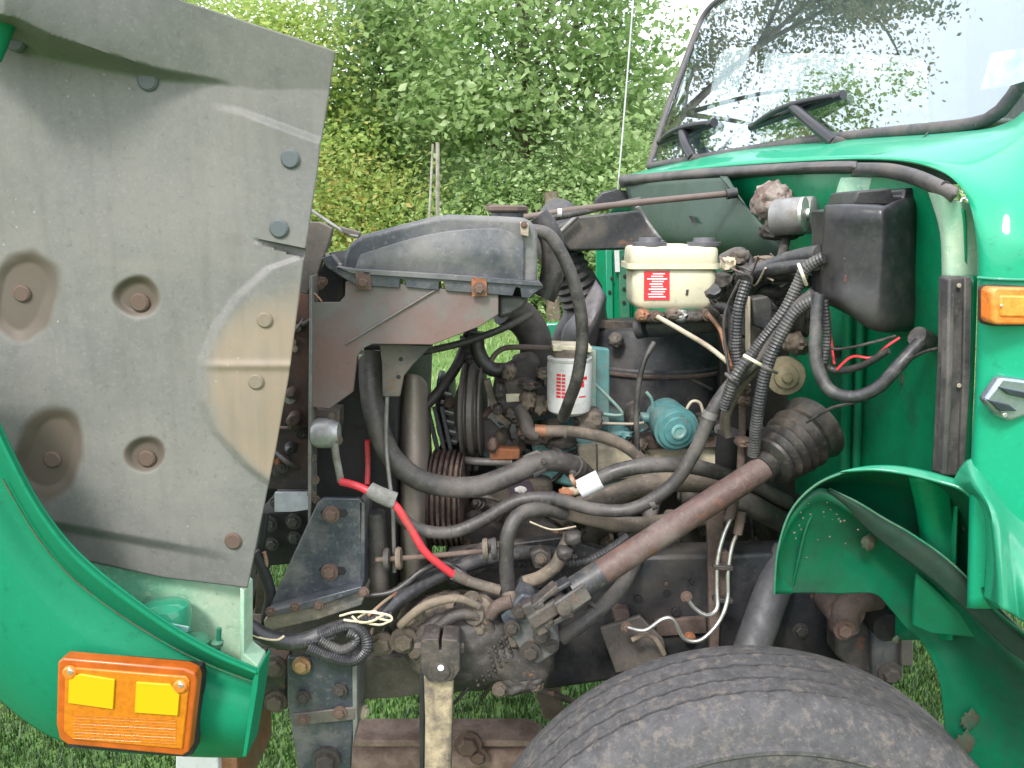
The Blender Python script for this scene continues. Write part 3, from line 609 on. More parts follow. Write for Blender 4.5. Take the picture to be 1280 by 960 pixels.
# teal round canister
cp = P(845, 536, 1.78); cd = (.12, -1, -.1)
can = lathe('round_canister', eng, teal, cp, cd, [(-.10, .03), (-.09, .046), (-.02, .05), (.0, .052), (.004, .052), (.006, .046), (.012, .044), (.014, .034), (.018, .032), (.02, .024), (.022, .0)], 36, 'teal round oil filter canister')
lathe('canister_ring', can, tealp, V(cp)+V(cd).normalized()*.02, cd, [(0, .018), (.004, .017), (.005, .012), (.003, .010), (.003, 0)], 24)
tube('canister_mount', eng, teal, 7, [(800, 522, 1.85), (825, 524, 1.84)])
tube('fuel_line', eng, tealp, 2, [(742, 478, 1.8), (775, 512, 1.8), (774, 519, 1.8), (750, 517, 1.8)], wob=0)
tube('fuel_line', eng, creampipe, 1.8, [(752, 529, 1.8), (790, 530, 1.8), (805, 528, 1.8)], wob=0)
tube('fuel_line', eng, tealp, 2, [(808, 490, 1.84), (815, 500, 1.84), (816, 515, 1.84)], wob=0)
tube('fuel_line', eng, creampipe, 2, [(858, 512, 1.8), (865, 502, 1.8), (875, 504, 1.8), (880, 520, 1.8)], wob=0)
tube('fuel_line', eng, teal, 2.2, [(872, 540, 1.85), (920, 540, 1.86)], wob=0)
for (u, v, a, b, m_) in ((672, 545, 18, 8, grease), (690, 535, 12, 10, grease_t), (700, 552, 20, 7, grease), (790, 520, 8, 16, grease), (775, 540, 16, 6, teal), (800, 555, 8, 8, grease_t), (880, 526, 10, 8, darkg)):
    blob('small_casting', eng, m_, (u, v, 1.84), (a, .04, b), .35, 3, 3, sq=3)
# power steering pump / air compressor body
comp = poly('air_compressor', eng, grease, [(618, 478), (632, 474), (660, 472), (672, 480), (690, 486), (688, 520), (664, 526), (640, 520), (622, 522), (614, 500)], 1.8, .14, .012, 'greasy brown air compressor', seg=4)
poly('compressor_head', comp, grease, [(640, 452), (664, 446), (676, 455), (676, 478), (640, 478)], 1.83, .1, .008)
poly('compressor_plate', comp, creamm, [(632, 493), (650, 492), (650, 502), (633, 503)], 1.795, .006, .001)
poly('pump_flange', comp, grease_t, [(604, 476), (612, 474), (626, 518), (640, 528), (634, 534), (618, 524)], 1.79, .02, .002)
for (u, v, a, b) in ((636, 465, 8, 8), (650, 520, 12, 10), (660, 500, 10, 12), (676, 505, 9, 12), (640, 515, 8, 6), (655, 535, 9, 12), (664, 480, 14, 6), (625, 488, 7, 10), (680, 466, 9, 6), (622, 510, 6, 6)):
    blob('pump_casting', comp, random.choice([grease, grease_t, grease]), (u, v, 1.79), (a, .035, b), .4, 3, 3, sq=3)
tube('pump_elbow', comp, grease, 9, [(648, 510, 1.77), (656, 525, 1.75), (662, 540, 1.74), (672, 543, 1.74)], wob=.15)
poly('triangular_bracket', eng, brownp, [(612, 524), (660, 574), (606, 574), (604, 525)], 1.86, .015, .002, 'brown triangular bracket plate')
poly('crank_cover', eng, grease, [(598, 612), (640, 600), (690, 600), (700, 680), (598, 685)], 1.82, .15, .015)
poly('purple_label', eng, purple, [(634, 603), (662, 600), (668, 620), (640, 626)], 1.814, .004, .001, 'dark label with a white mark')
blob('white_mark', eng, white, (651, 612, 1.812), (7, .002, 4.5), .35, 3, 3)
poly('bearing_block', eng, grease, [(560, 660), (620, 640), (700, 650), (720, 690), (640, 745), (560, 740)], 1.75, .2, .02)
# pulleys
def pulley(u, v, Y, wpx, rpx, mat, grooves, name='pulley', label=None, lean=.06):
    c = P(u, v, Y); s = dep(c)/F; w_ = wpx*s; r = rpx*s; pr = [(-w_/2, r*.3), (-w_/2, r*.92)]
    for g_ in range(grooves):
        a = -w_/2+w_*g_/grooves; q = w_/grooves
        pr += [(a+.001, r), (a+q*.25, r), (a+q*.45, r*.88), (a+q*.55, r*.88), (a+q*.8, r), (a+q-.001, r)]
    pr += [(w_/2, r*.92), (w_/2, r*.3)]
    return lathe(name, eng, mat, c, (1, -lean, 0), pr, 48, label, smooth=25)
pulley(592, 512, 1.86, 26, 58, brownp, 2, label='brown upper belt pulley')
lathe('pulley_face', eng, brownp, P(572, 512, 1.85), (1, -.1, 0), [(0, .05), (.02, .1)], 40)
pulley(562, 622, 1.8, 40, 60, M('belt_rust', (.075, .045, .037), (.17, .125, .1), .5, 25, rough=.7, bump=.2), 6, label='rusty multi groove crank pulley')
pulley(558, 505, 2.02, 16, 42, bluem, 1, name='alternator_fan', label='grey finned alternator fan')
for k in range(7):
    boxbetween('fan_fin', eng, greym, (548+k*1.5, 478+k*12, 1.9), (562+k*1.5, 482+k*12, 1.9), .006, .02, .001)
blob('alternator_nut', eng, rustb, (562, 503, 1.86), (8, .02, 8), .1, 3, 3)
def belt(a, b, w_, mat=black):
    boxbetween('drive_belt', eng, mat, a, b, w_, .012, .001)
for k in range(3):
    belt((534+k*9, 508, 1.88), (556+k*8, 600, 1.84), .010, blackp)
for k in range(2):
    belt((588+k*10, 520, 1.86), (586+k*9, 588, 1.84), .012, rubber_d)
    belt((566+k*9, 575, 1.82), (560+k*9, 690, 1.82), .010, rustm if k else rubber_d)
belt((580, 420, 1.95), (590, 500, 1.9), .02, loom)
tube('pump_shaft', eng, greym, 5, [(580, 575, 1.8), (600, 577, 1.78), (640, 578, 1.78)], wob=0)
poly('pump_stub', eng, rusto, [(612, 560), (650, 562), (650, 575), (612, 576)], 1.77, .03, .004)
blob('pump_boss', eng, rustb, (616, 556, 1.77), (7, .02, 10), .2, 3, 3)
# ---------- air cleaner
ac = P(815, 509, 2.2); s = dep(ac)/F
airm = M('drum_paint', (.026, .028, .034), (.085, .08, .078), .4, 6, rough=.4, bump=.06)
air = lathe('air_cleaner', truck, airm, ac, (0, 0, 1), [(-.0, .14), (.01, 84*s), (.115, 86*s), (.12, 88*s), (.135, 88*s), (.14, 86*s), (.22, 82*s), (.235, 78*s), (.24, 40*s)], 56, 'black drum air cleaner with brown band')
lathe('clamp_band', air, rustm, V(ac)+V((0, 0, .118)), (0, 0, 1), [(0, 88.5*s), (.003, 89.5*s), (.008, 89.5*s), (.011, 88.5*s)], 56)
sheet('intake_elbow', air, M('elbow_grey', (.1, .1, .12), (.2, .17, .14), .5, 5, rough=.5, bump=.1), [[(700, 440, 2.2), (705, 410, 2.15), (725, 385, 2.1), (745, 350, 2.12)], [(730, 440, 2.1), (735, 420, 2.05), (745, 400, 2.05), (757, 370, 2.1)], [(770, 425, 2.25), (762, 410, 2.25), (758, 395, 2.25), (756, 380, 2.25)]], 6, 6, .004, 'smooth grey intake elbow')
tube('intake_duct', air, M('elbow_dark', (.06, .06, .068), (.15, .13, .115), .5, 5, rough=.5, bump=.1), 25, [(708, 470, 2.25), (712, 430, 2.22), (728, 400, 2.2), (730, 370, 2.2), (718, 350, 2.2)], 'curved dark intake duct', wob=.02, seg=20)
tube('bellows', air, rubber, 27, [(728, 378, 2.19), (714, 345, 2.18), (700, 318, 2.18)], 'ribbed rubber bellows of the air duct', corr=9, seg=24)
tube('intake_duct', air, rubber, 26, [(701, 322, 2.17), (690, 295, 2.2), (700, 272, 2.3)], seg=20)
poly('duct_box', air, blackm, [(686, 288), (722, 270), (800, 263), (815, 290), (835, 303), (790, 312), (712, 314)], 2.1, .25, .006, 'black steel air box near the cowl')
tube('box_edge', air, greym, 3, [(692, 298, 2.08), (722, 270, 2.08)], wob=0)
tube('cleaner_strap', air, rubber, 2.2, [(846, 420, 2.03), (850, 455, 2.02), (862, 472, 2.02), (890, 487, 2.02)], wob=0)
poly('cleaner_arm', air, grease, [(735, 400), (795, 402), (802, 415), (740, 410)], 2.1, .05, .003)
# lumps on air cleaner
blob('dusty_lug', air, brownp, (770, 425, 2.03), (9, .02, 10), .3, 3, 3)
# far-side green panels
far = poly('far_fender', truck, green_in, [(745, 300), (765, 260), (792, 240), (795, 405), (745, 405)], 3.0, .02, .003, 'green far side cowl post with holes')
poly('post_rib', far, green, [(757, 312), (765, 312), (767, 404), (759, 404)], 2.985, .03, .003)
poly('post_rib', far, green_dust, [(773, 312), (786, 312), (788, 404), (775, 404)], 2.985, .02, .003)
for u, v in ((780, 322), (780, 361), (780, 378), (762, 365), (765, 348), (781, 345)): bolt(far, black, u, v, 2.98, 2.2, kind='disc', name='drilled_hole')
poly('label_strip', far, white, [(768, 313), (774, 313), (775, 340), (769, 340)], 2.98, .004, 0)
poly('far_fender', truck, green, [(676, 405), (735, 402), (735, 432), (676, 440)], 3.0, .04, .006, 'bright green far fender strip')
poly('far_mirror_cover', truck, blackp, [(744, 250), (752, 240), (770, 236), (790, 240), (790, 256), (744, 262)], 2.9, .05, .006, 'black edged far cowl corner')

# ---------- brake reservoir
bx0 = 1.86
def roundbox(name, par, mat, u0, u1, v0, v1, Y, dy, r, tap=0, label=None, z=None):
    a = P(u0, v1, Y); b = P(u1, v0, Y); vs = []; n = 6; ring = []
    for cx, cy, s0 in ((b.x-r, Y+r, -90), (b.x-r, Y+dy-r, 0), (a.x+r, Y+dy-r, 90), (a.x+r, Y+r, 180)):
        for k in range(n+1):
            t = math.radians(s0+90*k/n); ring.append((cx+r*math.cos(t), cy+r*math.sin(t)))
    m = len(ring); cx = (a.x+b.x)/2; cy = Y+dy/2
    lev = [(a.z, .86), (a.z+.006, .95-tap), (a.z+.016, 1-tap), (b.z-.008, 1.0), (b.z-.002, .97), (b.z, .9)] if z is None else z
    for zz, sc_ in lev:
        vs += [V((cx+(x-cx)*sc_, cy+(y-cy)*sc_, zz)) for x, y in ring]
    fs = [[j*m+k, j*m+(k+1) % m, (j+1)*m+(k+1) % m, (j+1)*m+k] for j in range(len(lev)-1) for k in range(m)]+[list(range(m-1, -1, -1)), [(len(lev)-1)*m+k for k in range(m)]]
    return link(name, fix(frm(vs, fs, name)), mat, par, label, smooth=45)
res = roundbox('brake_reservoir', truck, cream, 790, 898, 337, 386, bx0, .13, .02, .02, 'cream plastic brake fluid reservoir')
roundbox('upper_shell', res, cream, 789, 900, 308, 336, bx0-.001, .132, .02, -.02)
roundbox('rim', res, cream, 785, 903, 332, 338, bx0-.008, .146, .022, 0)
poly('moulded_hump', res, cream, [(822, 309), (832, 305), (857, 305), (868, 309)], bx0+.03, .06, .004)
for u in (812, 880):
    lathe('reservoir_cap', res, M('grey_cap', (.09, .09, .1), rough=.45, bump=.05), P(u, 307, bx0+.04), (0, 0, 1), [(0, .04), (.008, .04), (.0085, .027), (.018, .025), (.019, 0)], 24, 'grey ribbed screw cap')
wl = poly('warning_label', res, redp, [(805, 339), (837, 339), (837, 375), (805, 375)], bx0-.0015, .003, 0, 'red warning label with fine white print')
for k, (x0, x1) in enumerate(((816, 831), (814, 829), (809, 834), (815, 830), (812, 828), (814, 829), (811, 833), (814, 831), (810, 829), (811, 832))):
    poly('print_line', wl, paper, [(x0, 341.5+k*3.2), (x1, 341.5+k*3.2), (x1, 343+k*3.2), (x0, 343+k*3.2)], bx0-.0022, .001, 0)
poly('moulded_slot', res, grease, [(858, 362), (861, 362), (860, 369), (857, 369)], bx0-.001, .003, 0)
mc = tube('master_cylinder', truck, blackm, 14, [(805, 408, 1.9), (860, 405, 1.9), (930, 398, 1.9)], 'black brake master cylinder below the reservoir', wob=.03, seg=20)
for u, v, a, m_ in ((803, 394, 8, copper), (818, 396, 12, grease), (842, 393, 10, grease_t), (868, 395, 14, grease), (886, 394, 11, rustb), (850, 395, 8, alu)):
    blob('hydraulic_fitting', mc, m_, (u, v, 1.85), (a, .025, 8), .3, 3, 3, sq=3)
for u, v in ((821, 395), (885, 394)): bolt(mc, rustb, u, v, 1.82, 5)
tube('rod_end', mc, blackp, 12, [(796, 412, 1.88), (806, 410, 1.87)], seg=18)

# ---------- cab
cab = empty('cab', P(1100, 400, 1.4), truck, 'green cab with cowl and firewall')
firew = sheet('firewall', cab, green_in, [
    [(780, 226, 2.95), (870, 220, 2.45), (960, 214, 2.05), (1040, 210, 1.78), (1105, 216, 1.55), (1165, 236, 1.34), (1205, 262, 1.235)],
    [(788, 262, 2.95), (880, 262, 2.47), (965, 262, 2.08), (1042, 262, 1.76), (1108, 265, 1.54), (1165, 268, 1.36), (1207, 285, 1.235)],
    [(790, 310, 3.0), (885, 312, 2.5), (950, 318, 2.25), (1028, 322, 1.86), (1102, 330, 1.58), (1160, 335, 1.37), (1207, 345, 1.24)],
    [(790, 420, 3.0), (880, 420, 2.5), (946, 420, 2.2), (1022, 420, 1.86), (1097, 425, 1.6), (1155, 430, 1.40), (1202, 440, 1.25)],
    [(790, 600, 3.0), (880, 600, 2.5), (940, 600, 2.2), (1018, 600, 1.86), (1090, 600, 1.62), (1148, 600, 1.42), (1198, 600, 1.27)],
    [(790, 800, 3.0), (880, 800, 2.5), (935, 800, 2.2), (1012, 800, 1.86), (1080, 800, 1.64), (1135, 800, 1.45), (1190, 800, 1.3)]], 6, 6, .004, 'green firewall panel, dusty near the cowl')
tube('firewall_rib', firew, green_in, 7, [(1062, 300, 1.68), (1060, 420, 1.68), (1056, 600, 1.7)], wob=0)
tube('firewall_rib', firew, green_in, 5, [(1078, 300, 1.63), (1076, 420, 1.64), (1070, 600, 1.66)], wob=0)
for u, v, r in ((1035, 535, 5), (1049, 545, 5), (1030, 568, 3.5), (1027, 578, 3), (1131, 475, 6), (1172, 470, 4), (1174, 505, 4), (1047, 440, 6), (1172, 535, 3)):
    blob('rust_spot', firew, rspot, (u, v, 1.79-(u-1022)*.0028), (r, .002, r*1.2), .5, 3, 3)
sheet('cowl_panel', firew, M('grey_green_panel', (.022, .05, .036), (.04, .065, .048), .5, 3, rough=.45, bump=.04, var=.1), [[(782, 232, 2.88), (840, 226, 2.5), (905, 222, 2.2), (900, 221, 2.18)], [(790, 262, 2.8), (850, 262, 2.42), (925, 262, 2.08), (936, 262, 2.04)], [(800, 292, 2.76), (870, 302, 2.3), (955, 305, 1.96), (975, 303, 1.92)], [(806, 298, 2.8), (880, 318, 2.34), (1000, 340, 1.9), (1028, 342, 1.86)]], 6, 5, .004, 'dull grey green dusty panel below the cowl lip')
poly('panel_slot', firew, black, [(861, 270, 2.33), (866, 270, 2.31), (872, 279, 2.27), (866, 278, 2.3)], 2.3, .005, 0)
# pale plate under the lip
sheet('cowl_gusset', firew, green_pale, [[(1052, 222, 1.70), (1090, 222, 1.60), (1140, 232, 1.45)], [(1046, 240, 1.71), (1090, 242, 1.6), (1140, 246, 1.45)], [(1044, 262, 1.72), (1090, 262, 1.6), (1140, 262, 1.45)]], 4, 4, .003)
# jamb: pale edge, seal
sheet('door_post', cab, green_pale, [[(1160, 236, 1.33), (1178, 240, 1.25), (1192, 250, 1.24), (1226, 256, 1.26)], [(1176, 290, 1.32), (1182, 290, 1.25), (1204, 290, 1.24), (1240, 290, 1.25)], [(1178, 350, 1.32), (1184, 350, 1.25), (1208, 350, 1.24), (1242, 350, 1.25)]], 5, 5, .003, 'pale green curved post at the cowl corner')
sheet('door_post', cab, green_in, [[(1176, 345, 1.34), (1190, 345, 1.25), (1222, 345, 1.22)], [(1172, 470, 1.35), (1188, 470, 1.25), (1218, 470, 1.22)], [(1165, 610, 1.36), (1182, 610, 1.25), (1212, 610, 1.22)]], 4, 6, .003)
poly('door_seal', cab, seal, [(1185, 346), (1213, 346), (1212, 430), (1208, 520), (1204, 596), (1176, 596), (1180, 520), (1184, 430)], 1.215, .03, .004, 'black vertical seal strip on the cab post')
poly('seal_rib', cab, seal, [(1186, 348), (1194, 348), (1192, 470), (1185, 594), (1178, 594), (1184, 470)], 1.205, .02, .003)
poly('seal_rib', cab, seal, [(1206, 346), (1215, 346), (1213, 470), (1206, 594), (1199, 594), (1204, 470)], 1.208, .02, .002)
for v in (357, 482, ): bolt(cab, creampipe, 1199, v, 1.209, 2.8, kind='disc', name='screw')
gcab = M('green_cab_lit', (.0, .3, .16), (.002, .28, .15), -.4, 5, rough=.26, coat=.55, spec=.3, bump=.01, var=.04)  # same body green as the hood, its stronger light put into the colour
skin = sheet('cab_skin', cab, gcab, [
    [(775, 222, 2.92), (900, 209, 2.3), (1020, 201, 1.85), (1110, 200, 1.53), (1168, 211, 1.34), (1204, 238, 1.23), (1220, 285, 1.18), (1224, 345, 1.17), (1221, 470, 1.17), (1214, 600, 1.17), (1210, 760, 1.18)],
    [(778, 220, 2.92), (903, 205, 2.3), (1024, 196, 1.86), (1118, 194, 1.54), (1180, 203, 1.34), (1218, 233, 1.22), (1232, 285, 1.165), (1236, 345, 1.15), (1232, 470, 1.15), (1226, 600, 1.15), (1220, 760, 1.16)],
    [(792, 217, 2.98), (908, 196, 2.4), (1032, 184, 1.97), (1140, 178, 1.62), (1222, 182, 1.38), (1268, 225, 1.2), (1282, 290, 1.14), (1285, 345, 1.13), (1283, 470, 1.13), (1280, 600, 1.13), (1275, 760, 1.14)],
    [(808, 213, 3.04), (912, 191, 2.5), (1040, 177, 2.08), (1180, 168, 1.68), (1258, 156, 1.5), (1330, 112, 1.34), (1370, 280, 1.14), (1380, 345, 1.12), (1380, 470, 1.12), (1370, 600, 1.12), (1370, 760, 1.13)],
    [(812, 211, 3.1), (916, 190, 2.6), (1050, 176, 2.2), (1190, 168, 1.8), (1278, 146, 1.62), (1410, 20, 1.42), (1480, 280, 1.16), (1490, 345, 1.12), (1490, 470, 1.12), (1490, 600, 1.12), (1490, 760, 1.13)]], 7, 6, .004, 'bright glossy green outer cab skin')
tube('cowl_seam', cab, M('seam_dark', (.002, .05, .03), rough=.5), 1.2, [(1160, 166, 1.69), (1140, 182, 1.6), (1100, 193, 1.6), (1040, 199, 1.8)], wob=0, seg=6)
tube('body_crease', cab, green, 2.2, [(1222, 347, 1.158), (1250, 349, 1.136), (1300, 350, 1.122), (1350, 350, 1.115)], wob=0)
# black lip (hood seal)
lipp = [(776, 227, 2.93), (840, 221, 2.58), (900, 217, 2.3), (960, 213, 2.07), (1020, 210, 1.86), (1072, 209, 1.68)]
lip = sheet('hood_seal', cab, seal, [[(p[0], p[1]-7, p[2]) for p in lipp], [(p[0]-2, p[1]-3, p[2]-.05) for p in lipp], [(p[0]-1, p[1]+3, p[2]-.05) for p in lipp], [(p[0], p[1]+7, p[2]) for p in lipp]], 5, 3, .006, 'long black rubber hood seal on the cowl edge')
lp2 = [(1070, 210, 1.68), (1110, 211, 1.54), (1145, 219, 1.41), (1175, 232, 1.3), (1196, 243, 1.24)]
sheet('hood_seal', cab, seal, [[(p[0]+2, p[1]-5, p[2]) for p in lp2], [(p[0], p[1]-4, p[2]-.04) for p in lp2], [(p[0]-3, p[1]+4, p[2]-.04) for p in lp2], [(p[0]-6, p[1]+9, p[2]) for p in lp2]], 5, 3, .006)
bolt(cab, black, 1182, 231, 1.24, 5, kind='disc', name='seal_hole')
# side marker and badge
mk = poly('side_marker', cab, M('marker_base', (.05, .03, .02), rough=.5), [(1236, 362), (1240, 357), (1300, 358), (1300, 408), (1240, 408), (1236, 403)], 1.115, .03, .004, 'orange side marker lamp on the cab')
poly('marker_lens', mk, M('orange_lens', (.75, .17, .02), (.8, .26, .05), .4, 20, rough=.25, coat=.6, bump=.1), [(1240, 364), (1245, 359), (1300, 360), (1300, 406), (1245, 406), (1240, 401)], 1.1, .03, .006)
poly('marker_inset', mk, M('orange_inset', (.85, .25, .03), rough=.3, coat=.5, bump=.2, bscale=200), [(1250, 369), (1300, 370), (1300, 397), (1250, 396)], 1.097, .01, .003)
bolt(mk, silver, 1252, 382, 1.095, 2, kind='disc', name='screw')
bg_ = poly('badge', cab, M('chrome_badge', (.32, .36, .42), rough=.22, metal=.8, bump=.02), [(1252, 471), (1300, 477), (1300, 505), (1290, 518), (1262, 528), (1246, 520), (1231, 501)], 1.118, .02, .005, 'faceted grey metal badge on the cab side', seg=3)
poly('badge_facet', bg_, M('dark_facet', (.05, .06, .08), rough=.2, metal=.6), [(1250, 484), (1300, 494), (1300, 502), (1262, 494)], 1.112, .01, .001)
poly('badge_facet', bg_, M('dark_facet2', (.05, .06, .08), rough=.2, metal=.6), [(1236, 500), (1262, 506), (1272, 514), (1250, 514)], 1.112, .01, .001)
bolt(bg_, silver, 1256, 519, 1.11, 3, kind='disc', name='screw')
# windshield
glass = bpy.data.materials.new('windshield_glass'); glass.use_nodes = True; t = glass.node_tree; N = t.nodes; L = t.links; N.remove(N['Principled BSDF'])
tr = N.new('ShaderNodeBsdfTransparent'); tr.inputs[0].default_value = (.8, .88, .87, 1); gl = N.new('ShaderNodeBsdfGlossy'); gl.inputs['Roughness'].default_value = .004; gl.inputs[0].default_value = (.72, .77, .85, 1)
fr = N.new('ShaderNodeLayerWeight'); fr.inputs[0].default_value = .5; pw = N.new('ShaderNodeMath'); pw.operation = 'POWER'; pw.inputs[1].default_value = 1.6; L.new(fr.outputs['Facing'], pw.inputs[0]); ma = N.new('ShaderNodeMath'); ma.operation = 'MULTIPLY_ADD'; ma.inputs[1].default_value = .8; ma.inputs[2].default_value = .14; L.new(pw.outputs[0], ma.inputs[0]); mx = N.new('ShaderNodeMixShader'); L.new(ma.outputs[0], mx.inputs[0]); L.new(tr.outputs[0], mx.inputs[1]); L.new(gl.outputs[0], mx.inputs[2]); L.new(mx.outputs[0], N['Material Output'].inputs[0])
# planar glass fitted through three corners
ga, gb, gc = P(812, 208, 3.05), P(1235, 160, 1.62), P(903, -4, 3.12)
gn = (gb-ga).cross(gc-ga).normalized()
def G(u, v):
    d = ray(u, v); return CAM+d*((ga-CAM).dot(gn)/d.dot(gn))
outl = [(812, 208), (830, 150), (852, 90), (872, 38), (884, 15), (905, -3), (960, -30), (1100, -75), (1400, -160), (1420, -60), (1330, 30), (1285, 92), (1262, 125), (1240, 147), (1205, 157), (1120, 165), (1000, 178), (900, 194)]
wsf = fix(frm([G(*p) for p in outl], [list(range(len(outl)))], 'windshield'))
ws = link('windshield', wsf, glass, cab, 'large windshield reflecting trees and sky', smooth=None)
k = ws.modifiers.new('thickness', 'SOLIDIFY'); k.thickness = .004
gp = [G(*p) for p in outl]+[G(*outl[0])]
path = resample(spline(gp, 6), .03); vs, fs = tubemesh(path, [.014]*len(path), 10)
link('windshield_gasket', frm(vs, fs), seal, cab, 'black rubber gasket around the windshield', smooth=60)
poly('sticker', ws, M('pale_sticker', (.42, .6, .6), rough=.5, bump=0), [(1240, 66), (1300, 57), (1300, 96), (1262, 107), (1226, 112)], 1.55, .002, 0, 'pale sticker in the windshield corner')
# interior and far side
inn = M('cab_interior', (.13, .15, .15), rough=.8, bump=0)
FY = 3.35
def hole_panel(name, par, mat, outer, holes, Y, th):
    cu = bpy.data.curves.new(name, 'CURVE'); cu.dimensions = '2D'; cu.fill_mode = 'BOTH'
    for loop in [outer]+holes:
        sp = cu.splines.new('POLY'); sp.points.add(len(loop)-1); sp.use_cyclic_u = True
        for q, p in zip(sp.points, loop):
            w3 = P(p[0], p[1], Y); q.co = (w3.x, w3.z, 0, 1)
    cu.extrude = th/2; o = bpy.data.objects.new(name, cu); C.objects.link(o)
    bpy.context.view_layer.update(); me = bpy.data.meshes.new_from_object(o.evaluated_get(bpy.context.evaluated_depsgraph_get()))
    bpy.data.objects.remove(o); n = len(me.vertices); a = np.empty(n*3); me.vertices.foreach_get('co', a); a = a.reshape(-1, 3)
    a = np.stack([a[:, 0], Y-a[:, 2], a[:, 1]], 1); me.vertices.foreach_set('co', a.ravel()); me.update(); me.name = name
    return link(name, me, mat, par, smooth=30)
hole_panel('far_door', cab, inn, [(838, 214), (876, 40), (890, 20), (960, -10), (1260, -20), (1290, 230), (840, 230)],
    [[(872, 185), (886, 120), (893, 80), (903, 62), (915, 58), (942, 57), (924, 120), (902, 185)], [(908, 185), (930, 120), (948, 62), (946, 120), (936, 185)], [(942, 185), (948, 120), (953, 80), (956, 70), (963, 65), (1020, 65), (1145, 68), (1156, 72), (1162, 82), (1165, 195)]], FY, .04)
tube('vent_window_bar', cab, blackm, 3, [(903, 180, FY-.03), (925, 115, FY-.03), (943, 58, FY-.03)], wob=0)
sheet('dashboard', cab, inn, [[(830, 204, 3.05), (1000, 186, 2.35), (1240, 150, 1.75)], [(850, 204, 3.1), (1020, 196, 2.6), (1280, 160, 2.1)], [(860, 235, 3.1), (1020, 230, 2.6), (1280, 230, 2.1)]], 4, 4, .01)
poly('rear_wall', cab, inn, [(1200, -60, 3.4), (1500, -60, 1.9), (1500, 260, 1.9), (1200, 230, 3.4)], 3, .03, 0, dirv=(1, 0, 0))
wipm = M('wiper_black', (.014, .014, .018), rough=.35, bump=.02, var=.1)
# wipers
def wiper(pts_blade, pivot, mid, r):
    wp = tube('wiper_arm', cab, blackp, r*1.1, [G3(pivot, .03), G3(((pivot[0]+mid[0])/2, (pivot[1]+mid[1])/2), .05), G3(mid, .04)], 'black wiper arm and blade', wob=0, world=True)
    return wp
def G3(p, off):
    q = G(*p); n = gn if gn.dot(CAM-q) > 0 else -gn; return q+n*off
def addwiper(b0, b1, pivot, mid, s):
    arm = tube('wiper_arm', cab, wipm, .015*s, [G3(pivot, .035), G3((pivot[0]*.5+mid[0]*.5, pivot[1]*.5+mid[1]*.5), .045), G3(mid, .035)], 'black wiper arm at the windshield base', wob=0, world=True)
    a, b = G3(b0, .016), G3(b1, .016)
    tube('wiper_blade', arm, wipm, .013*s, [a, a.lerp(b, .5), b], wob=0, world=True, seg=8)
    a2, b2 = G3(b0, .036), G3(b1, .036)
    pts = [a.lerp(b, .02), a2.lerp(b2, .25), a2.lerp(b2, .5)+(a2-a)*.5, a2.lerp(b2, .75), a.lerp(b, .98)]
    tube('blade_bridge', arm, wipm, .009*s, pts, wob=0, world=True, seg=8)
    boxbetween('blade_clip', arm, wipm, a2.lerp(b2, .42), a2.lerp(b2, .6), .02*s, .02, .002, world=True)
    lathe('pivot_nut', arm, blackm, G3(pivot, .0), -gn if gn.dot(CAM-G(*pivot)) < 0 else gn, [(0, .02*s), (.03, .018*s), (.045, .012*s)], 16)
addwiper((944, 162), (1060, 122), (1057, 186), (1002, 140), .95)
addwiper((829, 180), (898, 156), (877, 204), (864, 172), 1.15)
tube('antenna', truck, M('antenna_white', (.5, .5, .5), rough=.4), 1.0, [(772, 240, 2.95), (782, 120, 2.95), (794, -30, 2.95)], 'thin pale whip antenna beyond the cab', wob=0, seg=6)

# cowl mounted motor
mot = lathe('wiper_motor', truck, greym, P(965, 272, 1.8), (.80, -.55, .06), [(0, .02), (.002, .036), (.01, .04), (.085, .04), (.09, .038), (.094, .03)], 32, 'grey cylinder wiper motor on the firewall')
lathe('motor_end', mot, silver, P(1003, 268, 1.7), (.80, -.55, .06), [(0, .036), (.006, .035), (.010, .012), (.016, .011), (.017, 0)], 28)
blob('motor_gearbox', mot, M('corroded', (.24, .21, .18), (.09, .045, .04), .6, 24, rough=.85, bump=.6), (965, 252, 1.86), (24, .05, 24), .25, 4, 4)
blob('motor_mount', mot, darkg, (978, 288, 1.84), (26, .04, 12), .3, 3, 3, sq=3)
tube('washer_hose', truck, rubber, 6, [(983, 290, 1.83), (981, 305, 1.8), (975, 328, 1.75)])

cover = M('cover_plastic', (.014, .014, .018), (.04, .038, .036), .4, 4, rough=.33, bump=.04, var=.15)
